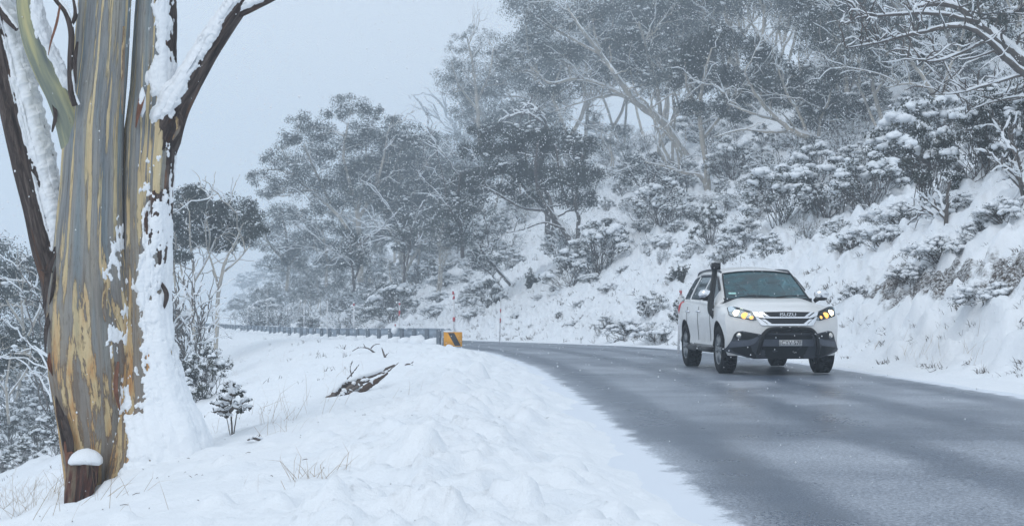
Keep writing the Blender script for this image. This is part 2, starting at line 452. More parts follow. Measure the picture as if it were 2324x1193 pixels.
M['black_plastic'] = plain('black_plastic', (0.010, 0.0105, 0.012), 0.5, vary=0.4, scale=14, spec=0.3)
M['grey_plastic'] = plain('dark_grey_plastic', (0.042, 0.048, 0.060), 0.5, vary=0.3, scale=10, spec=0.4)
M['chrome'] = plain('chrome', (0.78, 0.80, 0.83), 0.10, metal=1.0, vary=0.03)
M['rubber'] = plain('tyre_rubber', (0.009, 0.009, 0.010), 0.9, vary=0.5, scale=30, spec=0.2)
M['alloy'] = plain('alloy', (0.22, 0.235, 0.25), 0.4, metal=0.7, vary=0.1)
M['lit_lip'] = plain('bumper_lit_grey', (0.075, 0.088, 0.115), 0.42, vary=0.3, scale=10)  # cladding's lit tone: light on its upward faces put into the colour
M['cabin'] = plain('dark_cabin', (0.022, 0.026, 0.030), 0.8)
M['plate'] = plain('plate_white', (0.62, 0.63, 0.64), 0.5, vary=0.06)
M['ink'] = plain('plate_ink', (0.02, 0.02, 0.025), 0.6)
M['beam'] = plain('lit_low_beam', (1, 0.9, 0.7), 0.4, emit=(1.0, 0.80, 0.48), estr=12.0)
M['park'] = plain('lit_indicator', (0.9, 0.5, 0.15), 0.4, emit=(1.0, 0.46, 0.10), estr=1.7)
M['reflector'] = plain('lamp_reflector', (0.74, 0.72, 0.68), 0.22, metal=0.9, vary=0.25, scale=18)
M['red_lens'] = plain('red_lens', (0.45, 0.02, 0.02), 0.2)

car = empty('parked_car', (4.23, 22.8, 0.012), math.radians(3.6),
            label='white four-wheel-drive wagon with black snorkel and lit headlights driving on the road', category='car')
car.name = 'four_wheel_drive_car'
I1 = lambda y, xs, ys: np.interp(y, xs, ys)
def F(x, z):
    """front face: y for a lateral x and height z"""
    return -0.93 + 0.40 * (np.abs(x) / 0.93) ** 2.8 + I1(z, [0.2, 0.32, 0.46, 0.62, 0.78, 0.92, 1.02, 1.12], [0.16, 0.09, 0.02, 0.0, 0.015, 0.05, 0.10, 0.22])
def top_z(x, y):
    """bonnet / belt height for the lower body"""
    c = I1(y, [-0.93, -0.7, -0.3, 0.28, 0.6, 3.9], [0.985, 1.055, 1.135, 1.215, 1.14, 1.14])
    edge = I1(y, [-0.93, -0.45, 0.0, 0.3, 0.9, 2.6, 3.3, 3.9], [0.99, 1.07, 1.085, 1.10, 1.10, 1.15, 1.16, 1.02])
    t = sstep(0.5, 0.93, np.abs(x) / 0.93)
    return c * (1 - t) + edge * t
def halfw(y): return I1(y, [-0.93, -0.5, -0.1, 0.4, 1.5, 3.0, 3.5, 3.9], [0.905, 0.925, 0.93, 0.915, 0.91, 0.925, 0.91, 0.86])
ys_ = np.concatenate([np.linspace(-0.93, 0.5, 26), np.linspace(0.6, 3.6, 26), np.linspace(3.65, 3.9, 5)])
def section(y):
    W = halfw(y); zb = I1(y, [-0.93, -0.5, 0.5, 3.2, 3.9], [0.30, 0.30, 0.34, 0.34, 0.42])
    side = [(W * 0.93, zb), (W * 0.985, zb + 0.10), (W * 0.97, 0.55), (W * 0.985, 0.70), (W * 1.0, 0.84), (W * 0.995, 0.95), (W * 0.985, 1.02)]
    zt = float(top_z(W * 0.97, y)); side = [p for p in side]; side[-1] = (W * 0.983, min(1.02, zt - 0.035)); side[-2] = (W * 0.997, side[-1][1] - 0.07)
    topx = np.array([0.955, 0.90, 0.82, 0.74, 0.66, 0.58, 0.5, 0.4, 0.27, 0.13, 0.0]) * W
    top = [(x, float(top_z(x, y)) - (0.012 if k == 0 else 0)) for k, x in enumerate(topx)]
    return [(0.0, zb), (W * 0.5, zb)] + side + top
secs = np.array([section(y) for y in ys_])                       # (ny, k, 2)
k_ = secs.shape[1]
def full_ring(sec): return np.concatenate([sec, np.stack([-sec[-2:0:-1, 0], sec[-2:0:-1, 1]], -1)])
rings = []
for y, sec in zip(ys_, secs):
    r = full_ring(sec); b = 1 - sstep(-0.93, 0.15, y)
    yy = y + b * (F(r[:, 0], r[:, 1]) + 0.93)
    br = sstep(3.3, 3.9, y); yy = yy - br * 0.22 * (np.abs(r[:, 0]) / 0.9) ** 3
    rings.append(np.stack([r[:, 0], yy, r[:, 1]], -1))
rings = np.array(rings); R_ = rings.shape[1]
body = MB()
i = np.arange(len(ys_) - 1)[:, None] * R_; j = np.arange(R_)[None]; j2 = (j + 1) % R_
bq = np.stack([i + j, i + R_ + j, i + R_ + j2, i + j2], -1).reshape(-1, 4)
# front and rear caps as strips between mirrored ring points
bm = bmesh.new()
bv = [bm.verts.new(p) for p in rings.reshape(-1, 3)]
for f in bq: bm.faces.new([bv[a] for a in f])
NC = 29
for base, front in ((0, True), ((len(ys_) - 1) * R_, False)):
    rows = []
    for a in range(k_):
        xa, ya, za = rings.reshape(-1, 3)[base + a]; row = []
        for t in np.linspace(-1, 1, NC):
            x = t * xa; y = float(F(x, za)) if front else 3.9 - 0.22 * (abs(x) / 0.9) ** 3
            row.append(bm.verts.new((x, y, za)))
        rows.append(row)
    for a in range(k_ - 1):
        for c in range(NC - 1):
            bm.faces.new((rows[a][c], rows[a][c + 1], rows[a + 1][c + 1], rows[a + 1][c]))
bmesh.ops.remove_doubles(bm, verts=bm.verts, dist=0.0006)
bmesh.ops.dissolve_degenerate(bm, dist=0.0004, edges=bm.edges)
bmesh.ops.recalc_face_normals(bm, faces=bm.faces)
bme = bpy.data.meshes.new('body'); bm.to_mesh(bme); bm.free()
bme.materials.append(M['paint']); bme.materials.append(M['black_plastic'])
WHEELS = [(-0.785, 0.0), (0.785, 0.0), (-0.785, 2.845), (0.785, 2.845)]
tmp = bpy.data.objects.new('tmp_body', bme); COL.objects.link(tmp)
cut = MB()
for wx, wy in WHEELS:
    sx = 1 if wx > 0 else -1
    v, q = lathe([(0.46, 0.001), (0.46, 0.445), (1.2, 0.445), (1.2, 0.001)], 40)
    v[:, 0] *= sx; q = q if sx > 0 else q[:, ::-1]
    cut.add(v + np.array((0, wy, 0.40)), q)
cme = cut.mesh('cut', False); cme.materials.append(M['paint']); cme.materials.append(M['black_plastic'])
cme.polygons.foreach_set('material_index', np.ones(len(cme.polygons), np.int32))
cb = bmesh.new(); cb.from_mesh(cme); bmesh.ops.remove_doubles(cb, verts=cb.verts, dist=0.003); bmesh.ops.recalc_face_normals(cb, faces=cb.faces); cb.to_mesh(cme); cb.free()
cob = bpy.data.objects.new('tmp_cut', cme); COL.objects.link(cob)
md = tmp.modifiers.new('b', 'BOOLEAN'); md.operation = 'DIFFERENCE'; md.object = cob; md.solver = 'EXACT'; md.material_mode = 'INDEX'
dg = bpy.context.evaluated_depsgraph_get(); dg.update()
nb = bpy.data.meshes.new_from_object(tmp.evaluated_get(dg), depsgraph=dg)
bpy.data.objects.remove(tmp); bpy.data.objects.remove(cob)
nb.polygons.foreach_set('use_smooth', np.ones(len(nb.polygons), bool))
try: nb.set_sharp_from_angle(angle=math.radians(32))
except Exception: pass
nb.name = 'body'
link('body', nb, None, car)

# greenhouse: sections from belt to roof
gy = np.concatenate([np.linspace(0.26, 1.08, 14), np.linspace(1.16, 3.3, 28), np.linspace(3.36, 3.80, 8)])
def roof_z(y): return I1(y, [0.26, 0.45, 0.75, 1.0, 1.08, 1.25, 1.7, 2.4, 3.0, 3.3, 3.45, 3.8], [1.205, 1.315, 1.49, 1.628, 1.668, 1.715, 1.765, 1.775, 1.75, 1.715, 1.60, 1.16])
def roof_w(y): return I1(y, [0.26, 1.08, 1.6, 2.6, 3.3, 3.8], [0.735, 0.615, 0.60, 0.60, 0.585, 0.70])
def belt_w(y): return I1(y, [0.26, 0.9, 2.5, 3.3, 3.8], [0.845, 0.865, 0.865, 0.84, 0.76])
def belt_z(y): return I1(y, [0.26, 0.9, 2.6, 3.3, 3.8], [1.085, 1.09, 1.14, 1.15, 1.10])
vs = np.linspace(0, 1, 9)                                           # belt -> roof edge
xs_t = np.array([1.0, 0.955, 0.88, 0.75, 0.5, 0.25, 0.0])          # roof edge -> centre
def gsec(y):
    zt, rw, bw, bz = roof_z(y), roof_w(y), belt_w(y), belt_z(y)
    ze = zt - I1(y, [0.26, 1.08, 1.6, 3.3, 3.8], [0.035, 0.05, 0.085, 0.08, 0.03])
    s = [(bw + (rw - bw) * (v ** 1.25), bz + (ze - bz) * v) for v in vs]
    t = [(rw * a, ze + (zt - ze) * (1 - a ** 2.2)) for a in xs_t[1:]]
    return s + t
gs = np.array([gsec(y) for y in gy]); gk = gs.shape[1]
bow = np.where(gy < 1.3, 1 - sstep(0.9, 1.3, gy), 0)
def gpt(a, b, sgn):
    x, z = gs[a, b]; return (sgn * x, gy[a] + 0.10 * bow[a] * ((x / 0.75) ** 2), z)
shell, wscr = MB(), MB(); sides = {}
pane_of = []
for a in range(len(gy) - 1):
    ym = (gy[a] + gy[a + 1]) / 2
    for b in range(gk - 1):
        for sgn in (1, -1):
            f = np.array([gpt(a, b, sgn), gpt(a + 1, b, sgn), gpt(a + 1, b + 1, sgn), gpt(a, b + 1, sgn)])
            if sgn > 0: f = f[::-1]
            if ym < 1.06 and b >= len(vs) + 0: wscr.add(f, q=[(0, 1, 2, 3)]); continue
            key = None
            if 1 <= b < len(vs) - 2:
                if 0.62 < ym < 1.62 and not (b > 6): key = 0
                elif 1.72 < ym < 2.58: key = 1
                elif 2.72 < ym < 3.30: key = 2
            if key is not None: sides.setdefault((sgn, key), MB()).add(f, q=[(0, 1, 2, 3)]); continue
            if ym > 3.4 and b >= len(vs): sides.setdefault((0, 3), MB()).add(f, q=[(0, 1, 2, 3)]); continue
            shell.add(f, q=[(0, 1, 2, 3)])
def weld(me, d=0.0005):
    b = bmesh.new(); b.from_mesh(me); bmesh.ops.remove_doubles(b, verts=b.verts, dist=d); bmesh.ops.recalc_face_normals(b, faces=b.faces); b.to_mesh(me); b.free()
    me.polygons.foreach_set('use_smooth', np.ones(len(me.polygons), bool)); return me
def solid(o, th):
    m_ = o.modifiers.new('thickness', 'SOLIDIFY'); m_.thickness = th; m_.offset = -1; return o
sh = solid(link('cabin_shell', weld(shell.mesh('cabin_shell')), M['paint'], car), 0.03)
ws = link('windscreen', weld(wscr.mesh('windscreen')), M['wind_glass'], car)
for (sgn, key), mb in sides.items():
    link('rear_window' if key == 3 else 'side_window', weld(mb.mesh('side_window')), M['side_glass'], car)
# black border of the windscreen, wiper, dashboard, seats
br_ = MB()
bl = [gpt(a, len(vs), -1) for a in range(14)]; brr = [gpt(a, len(vs), 1) for a in range(14)]
topl = [gpt(13, b, -1) for b in range(len(vs), gk)] + [gpt(13, b, 1) for b in range(gk - 2, len(vs) - 1, -1)]
botl = [gpt(0, b, -1) for b in range(len(vs), gk)] + [gpt(0, b, 1) for b in range(gk - 2, len(vs) - 1, -1)]
for l, r in ((bl, .013), (brr, .013), (topl, .014), (botl, .024)):
    br_.tube(np.array(l) + np.array((0, -0.004, 0.004)), r, 6)
link('windscreen_seal', br_.mesh('windscreen_seal'), M['black_plastic'], car)
for x0 in (-0.42, 0.20):
    wp = MB(); wp.tube([(x0 - 0.1, 0.20, 1.222), (x0 + 0.12, 0.235, 1.248), (x0 + 0.42, 0.25, 1.246)], 0.010, 5)
    link('wiper', wp.mesh('wiper'), M['black_plastic'], car)
ck = MB(); ck.box((0, 0.62, 1.16), (1.45, 0.62, 0.10)); ck.box((-0.38, 0.58, 1.23), (0.42, 0.24, 0.07))
link('dashboard', ck.mesh('dashboard', False), M['cabin'], car)
for x0 in (-0.36, 0.36):
    st = MB(); blob(st, (x0, 1.45, 1.16), (0.25, 0.10, 0.34), 2, 0.05, 3); blob(st, (x0, 1.47, 1.53), (0.13, 0.06, 0.09), 2, 0.03, 4)
    link('seat', st.mesh('seat'), M['cabin'], car)
th = np.linspace(0, 2 * math.pi, 25)
sw = MB(); sw.tube(np.stack([-0.36 + 0.185 * np.cos(th), 0.93 + 0.08 * np.sin(th), 1.235 + 0.165 * np.sin(th)], -1), 0.016, 6)
link('steering_wheel', sw.mesh('steering_wheel'), M['cabin'], car)
sk = MB(); sk.add([(-0.64, 0.385, 1.275), (-0.52, 0.36, 1.275), (-0.52, 0.405, 1.305), (-0.64, 0.43, 1.305)], q=[(0, 1, 2, 3)])
link('windscreen_sticker', sk.mesh('windscreen_sticker', False), plain('sticker', (0.35, 0.62, 0.58), 0.6), car)

def drape(name, poly, mat, off=0.010, depth=0.02, parent=car, mirror=False, cuts=3, surf=F):
    """a panel with the outline POLY (x, z) that follows the front of the car"""
    if mirror: poly = [(-x, z) for x, z in poly][::-1]
    b = bmesh.new(); vv = [b.verts.new((x, 0, z)) for x, z in poly]
    f = b.faces.new(vv)
    bmesh.ops.triangulate(b, faces=[f])
    for _ in range(2): bmesh.ops.subdivide_edges(b, edges=[e for e in b.edges if e.calc_length() > 0.09], cuts=1, use_grid_fill=True); bmesh.ops.triangulate(b, faces=b.faces[:])
    for v in b.verts: v.co.y = float(surf(v.co.x, v.co.z)) - off
    bmesh.ops.recalc_face_normals(b, faces=b.faces)
    if sum(fc.normal.y for fc in b.faces) > 0: bmesh.ops.reverse_faces(b, faces=b.faces)
    ge = bmesh.ops.extrude_face_region(b, geom=b.faces[:])
    nv = [g for g in ge['geom'] if isinstance(g, bmesh.types.BMVert)]
    for v in nv: v.co.y += 0
    # the extruded copy becomes the front, the old faces the back
    old = [v for v in b.verts if v not in set(nv)]
    for v in old: v.co.y += depth
    bmesh.ops.recalc_face_normals(b, faces=b.faces)
    me = bpy.data.meshes.new(name); b.to_mesh(me); b.free()
    me.polygons.foreach_set('use_smooth', np.ones(len(me.polygons), bool))
    try: me.set_sharp_from_angle(angle=math.radians(40))
    except Exception: pass
    return link(name, me, mat, parent)
# lower black bumper cladding
clad = [(-0.915, 0.40), (-0.885, 0.43), (-0.83, 0.53), (-0.79, 0.64), (-0.75, 0.68), (-0.68, 0.69), (-0.42, 0.64), (-0.36, 0.70), (-0.27, 0.745), (0.27, 0.745), (0.36, 0.70), (0.42, 0.64), (0.68, 0.69), (0.75, 0.68), (0.79, 0.64), (0.83, 0.53), (0.885, 0.43), (0.915, 0.40), (0.89, 0.36), (0.58, 0.27), (0, 0.255), (-0.58, 0.27), (-0.89, 0.36)]
drape('front_bumper', clad, M['grey_plastic'], 0.008, 0.03)
drape('lower_intake', [(-0.40, 0.60), (-0.34, 0.70), (0.34, 0.70), (0.40, 0.60), (0.38, 0.565), (-0.38, 0.565)], M['black_plastic'], 0.014, 0.02)
drape('skid_plate', [(-0.85, 0.42), (-0.6, 0.455), (0.6, 0.455), (0.85, 0.42), (0.78, 0.36), (0.50, 0.255), (-0.50, 0.255), (-0.78, 0.36)], M['black_plastic'], 0.012, 0.03)
drape('bumper_lip', [(-0.40, 0.560), (0.40, 0.560), (0.42, 0.455), (-0.42, 0.455)], M['lit_lip'], 0.030, 0.03)
for mir in (False, True):
    drape('bumper_wing', [(-0.84, 0.52), (-0.60, 0.545), (-0.47, 0.60), (-0.445, 0.585), (-0.50, 0.50), (-0.60, 0.455), (-0.86, 0.43)], M['lit_lip'], 0.016, 0.02, mirror=mir)
# grille: black fields and chrome bars
drape('grille', [(-0.50, 0.975), (-0.40, 0.985), (0, 0.992), (0.40, 0.985), (0.50, 0.975), (0.36, 0.79), (-0.36, 0.79)], M['black_plastic'], 0.006, 0.02)
for z0 in (0.955, 0.925, 0.86, 0.835):
    drape('grille_bar', [(-0.33, z0), (0.33, z0), (0.33, z0 - 0.010), (-0.33, z0 - 0.010)], M['grey_plastic'], 0.014, 0.008)
CH = M['chrome']
drape('grille_trim', [(-0.36, 0.912), (0.36, 0.912), (0.33, 0.888), (-0.33, 0.888)], CH, 0.022, 0.02)
drape('grille_trim', [(-0.33, 0.803), (0.33, 0.803), (0.30, 0.775), (-0.30, 0.775)], CH, 0.022, 0.02)
for mir in (False, True):
    drape('grille_trim', [(-0.52, 0.985), (-0.465, 0.985), (-0.33, 0.900), (-0.355, 0.888), (-0.40, 0.898), (-0.50, 0.935)], CH, 0.022, 0.02, mirror=mir)
    drape('grille_trim', [(-0.435, 0.984), (-0.375, 0.984), (-0.27, 0.914), (-0.325, 0.914)], CH, 0.020, 0.02, mirror=mir)
    drape('grille_trim', [(-0.50, 0.915), (-0.455, 0.905), (-0.31, 0.79), (-0.33, 0.773), (-0.41, 0.783)], CH, 0.022, 0.02, mirror=mir)
    drape('grille_trim', [(-0.41, 0.875), (-0.35, 0.875), (-0.25, 0.803), (-0.305, 0.803)], CH, 0.020, 0.02, mirror=mir)
    # headlights
    hl = [(-0.855, 1.055), (-0.82, 1.075), (-0.77, 1.075), (-0.53, 0.995), (-0.505, 0.955), (-0.475, 0.86), (-0.52, 0.848), (-0.83, 0.918), (-0.852, 0.94)]
    lamp = drape('headlight', hl, M['black_plastic'], 0.004, 0.03, mirror=mir)
    drape('reflector', [(-0.843, 1.045), (-0.815, 1.06), (-0.775, 1.05), (-0.56, 0.965), (-0.51, 0.872), (-0.825, 0.932), (-0.842, 0.952)], M['reflector'], 0.010, 0.012, parent=lamp, mirror=mir)
    drape('lamp_cover', hl, M['lens'], 0.030, 0.004, parent=lamp, mirror=mir)
    sg = -1 if not mir else 1
    for nm, (x0, z0), r, mt in (('low_beam', (0.745, 0.968), 0.058, 'beam'), ('indicator', (0.635, 0.928), 0.062, 'park'), ('indicator', (0.545, 0.898), 0.034, 'park')):
        e = MB(); y0 = float(F(x0, z0)); v, t = ico(2); e.add(v * np.array((r, 0.012, r * 0.85)) + np.array((sg * x0, y0 - 0.014, z0)), t=t)
        link(nm, e.mesh(nm), M[mt], lamp)
    # fog lamps
    drape('fog_lamp_recess', [(-0.80, 0.595), (-0.775, 0.655), (-0.73, 0.674), (-0.49, 0.636), (-0.46, 0.62), (-0.52, 0.575), (-0.63, 0.556), (-0.77, 0.56)], M['black_plastic'], 0.013, 0.02, mirror=mir)
    fg = MB(); y0 = float(F(0.745, 0.635)); v, q = lathe([(-0.02, 0.001), (-0.016, 0.03), (0.0, 0.046), (0.02, 0.05)], 20, 'y'); fg.add(v + np.array((sg * 0.715, y0 - 0.03, 0.618)), q)
    link('fog_lamp', fg.mesh('fog_lamp'), M['reflector'], car)
# nudge bar
nbm = MB()
loop = bez([(-0.47, -0.90, 0.34), (-0.455, -0.99, 0.46), (-0.42, -1.03, 0.60), (-0.355, -1.045, 0.695), (-0.25, -1.05, 0.725), (0, -1.05, 0.728), (0.25, -1.05, 0.725), (0.355, -1.045, 0.695), (0.42, -1.03, 0.60), (0.455, -0.99, 0.46), (0.47, -0.90, 0.34)], 60)
nbm.tube(loop, 0.034, 10)
link('nudge_bar', nbm.mesh('nudge_bar'), M['black_plastic'], car)
cb_ = MB(); cb_.tube([(-0.39, -1.02, 0.645), (0.39, -1.02, 0.645)], 0.014, 8); link('cross_tube', cb_.mesh('cross_tube'), M['grey_plastic'], car)
# number plate and badge
def text_mesh(s, size, ext=0.002):
    c = bpy.data.curves.new('lettering', 'FONT'); c.body = s; c.size = size; c.extrude = ext; c.align_x = 'CENTER'; c.align_y = 'CENTER'
    o = bpy.data.objects.new('tmp', c); COL.objects.link(o); d = bpy.context.evaluated_depsgraph_get(); d.update()
    me = bpy.data.meshes.new_from_object(o.evaluated_get(d), depsgraph=d); bpy.data.objects.remove(o); me.materials.clear(); return me
pl = MB(); pl.box((0.02, -1.005, 0.507), (0.358, 0.012, 0.088)); po = link('number_plate', pl.mesh('number_plate', False), M['plate'], car)
lt = link('plate_lettering', text_mesh('CYV·57F', 0.098), M['ink'], po); lt.location = (0.033, -1.0135, 0.508); lt.rotation_euler = (math.radians(90), 0, 0); lt.scale = (0.90, 0.92, 1)
sm = MB()
for z0 in (0.532, 0.515, 0.498, 0.481): sm.box((-0.148, -1.0125, z0), (0.012, 0.003, 0.012))
link('plate_lettering', sm.mesh('plate_lettering', False), M['ink'], po)
bd = link('grille_badge', text_mesh('ISUZU', 0.078, 0.006), CH, car); bd.location = (0, -0.925, 0.945); bd.rotation_euler = (math.radians(84), 0, 0); bd.scale = (1.22, 0.9, 1)
# snorkel
sn = MB()
sp = bez([(-0.915, 0.30, 0.90), (-0.935, 0.42, 1.03), (-0.905, 0.53, 1.20), (-0.835, 0.72, 1.42), (-0.775, 0.88, 1.61), (-0.765, 0.92, 1.70)], 22)
T, A, B = frames(sp); nn = 10; tt = np.arange(nn) * 2 * math.pi / nn
prof = np.interp(np.linspace(0, 1, 22), [0, .15, .5, 1], [0.035, 0.074, 0.070, 0.058])
A = np.array([(1.0, 0.0, 0.0)] * 22) - T * (T @ np.array((1.0, 0, 0)))[:, None]; B = np.cross(T, A)
v = sp[:, None] + prof[:, None, None] * (0.75 * np.cos(tt)[None, :, None] * A[:, None] + 1.0 * np.sin(tt)[None, :, None] * B[:, None])
i = np.arange(21)[:, None] * nn; j = np.arange(nn)[None]; j2 = (j + 1) % nn
sn.add(v.reshape(-1, 3), q=np.stack([i + j, i + j2, i + nn + j2, i + nn + j], -1).reshape(-1, 4))
blob(sn, (-0.765, 0.87, 1.745), (0.078, 0.12, 0.072), 2, 0.02, 1)
sn.box((-0.765, 0.80, 1.745), (0.14, 0.10, 0.115))
link('snorkel', sn.mesh('snorkel'), M['black_plastic'], car)
# mirrors
for sg in (-1, 1):
    mr_ = MB(); blob(mr_, (sg * 0.975, 0.62, 1.275), (0.125, 0.075, 0.088), 3, 0.03, 2)
    mo = link('wing_mirror', mr_.mesh('wing_mirror'), CH, car)
    ml = MB(); blob(ml, (sg * 0.965, 0.62, 1.205), (0.115, 0.07, 0.035), 2, 0.02, 2); ml.tube([(sg * 0.85, 0.62, 1.16), (sg * 0.94, 0.61, 1.215)], 0.035, 8)
    link('mirror_base', ml.mesh('mirror_base'), M['black_plastic'], mo)
    for y0 in (1.55, 2.45):
        hd = MB(); xx = sg * (float(halfw(y0)) + 0.012); hd.tube([(xx - sg * .02, y0 - 0.09, 0.985), (xx + sg * .015, y0 - 0.06, 0.99), (xx + sg * .015, y0 + 0.06, 0.99), (xx - sg * .02, y0 + 0.09, 0.985)], 0.016, 8)
        link('door_handle', hd.mesh('door_handle'), CH, car)
    stp = MB(); stp.tube(bez([(sg * 0.86, 0.50, 0.36), (sg * 0.95, 0.60, 0.365), (sg * 0.95, 2.25, 0.365), (sg * 0.86, 2.35, 0.36)], 16), 0.045, 8)
    link('side_step', stp.mesh('side_step'), M['black_plastic'], car)
    rl = MB(); rl.tube(bez([(sg * 0.59, 1.20, 1.640), (sg * 0.595, 1.42, 1.690), (sg * 0.595, 2.2, 1.718), (sg * 0.595, 3.0, 1.690), (sg * 0.585, 3.2, 1.640)], 20), 0.020, 7)
    link('roof_rail', rl.mesh('roof_rail'), M['grey_plastic'], car)
    tl = MB(); blob(tl, (sg * 0.80, 3.60, 1.02), (0.10, 0.13, 0.16), 2, 0.02, 1); link('tail_light', tl.mesh('tail_light'), M['red_lens'], car)
    # door seams
    for y0 in (0.62, 1.66, 2.62):
        dm = MB(); xw = float(halfw(y0)); pts = [(sg * (xw * f + 0.002), y0 + d, z) for f, z, d in ((0.975, 0.50, 0), (0.988, 0.70, 0), (1.0, 0.84, 0), (0.998, 0.95, 0), (0.975, 1.07, 0))]
        dm.tube(pts, 0.004, 5); link('door_seam', dm.mesh('door_seam'), M['black_plastic'], car)
    vz = MB()
    ai = [int(np.argmin(abs(gy - y0))) for y0 in np.linspace(0.62, 2.58, 12)]
    vz.tube([np.array(gpt(a, len(vs) - 2, sg)) + np.array((sg * 0.012, 0, 0)) for a in ai], 0.018, 6)
    link('weather_shield', vz.mesh('weather_shield'), M['grey_plastic'], car)
# wheels
tv, tq = lathe([(-0.10, 0.235), (-0.122, 0.27), (-0.128, 0.32), (-0.120, 0.362), (-0.098, 0.382), (0.098, 0.382), (0.120, 0.362), (0.128, 0.32), (0.122, 0.27), (0.10, 0.235), (-0.10, 0.235)], 48)
rv, rq = lathe([(0.115, 0.245), (0.10, 0.225), (-0.08, 0.215), (-0.10, 0.24)], 36)
tyre = MB(); tyre.add(tv, tq)
for k in range(36):
    a = k * 2 * math.pi / 36; c_, s_ = math.cos(a), math.sin(a)
    for xo, da in ((-0.075, 0), (0.0, 0.07), (0.075, 0)):
        a2 = a + da; R3 = np.array([[1, 0, 0], [0, math.cos(a2), -math.sin(a2)], [0, math.sin(a2), math.cos(a2)]])
        tyre.box(R3 @ np.array((xo, 0.381, 0)), (0.055, 0.014, 0.036), R3)
tyme = tyre.mesh('tyre')
rim = MB(); rim.add(rv, rq)
v, q = lathe([(0.105, 0.001), (0.105, 0.05), (0.085, 0.06), (0.02, 0.06)], 20); rim.add(v, q)
for k in range(6):
    a = k * 2 * math.pi / 6
    for da in (-0.16, 0.16):
        y1, z1 = 0.045 * math.cos(a), 0.045 * math.sin(a); y2, z2 = 0.232 * math.cos(a + da), 0.232 * math.sin(a + da)
        rim.tube([(0.085, y1, z1), (0.092, (y1 + y2) / 2, (z1 + z2) / 2), (0.095, y2, z2)], [0.026, 0.022, 0.02], 6)
rime = rim.mesh('rim')
dk = MB(); v, q = lathe([(0.03, 0.001), (0.03, 0.17), (0.0, 0.17)], 24); dk.add(v, q); dkme = dk.mesh('brake_disc')
for wx, wy in WHEELS:
    w = empty('wheel', (wx, wy, 0.385), 0.0); w.parent = car
    if wx < 0: w.rotation_euler = (0, 0, math.pi)
    link('tyre', tyme, M['rubber'], w); link('rim', rime, M['alloy'], w); link('brake_disc', dkme, M['cabin'], w)
# underbody, axle and diff
ub = MB(); ub.box((0, 1.45, 0.36), (1.1, 4.3, 0.12)); ub.tube([(-0.6, 0.0, 0.38), (0.6, 0.0, 0.38)], 0.05, 8); ub.tube([(-0.7, 2.845, 0.38), (0.7, 2.845, 0.38)], 0.06, 8)
blob(ub, (0.06, 2.85, 0.36), (0.16, 0.16, 0.15), 2, 0.03, 1)
link('underbody', ub.mesh('underbody', False), M['black_plastic'], car)
#sp_ = MB(); v, q = lathe([(-0.11, 0.10), (-0.12, 0.3), (-0.09, 0.355), (0.09, 0.355), (0.12, 0.3), (0.11, 0.10)], 32, 'z'); sp_.add(v + np.array((0.06, 3.3, 0.45)), q)

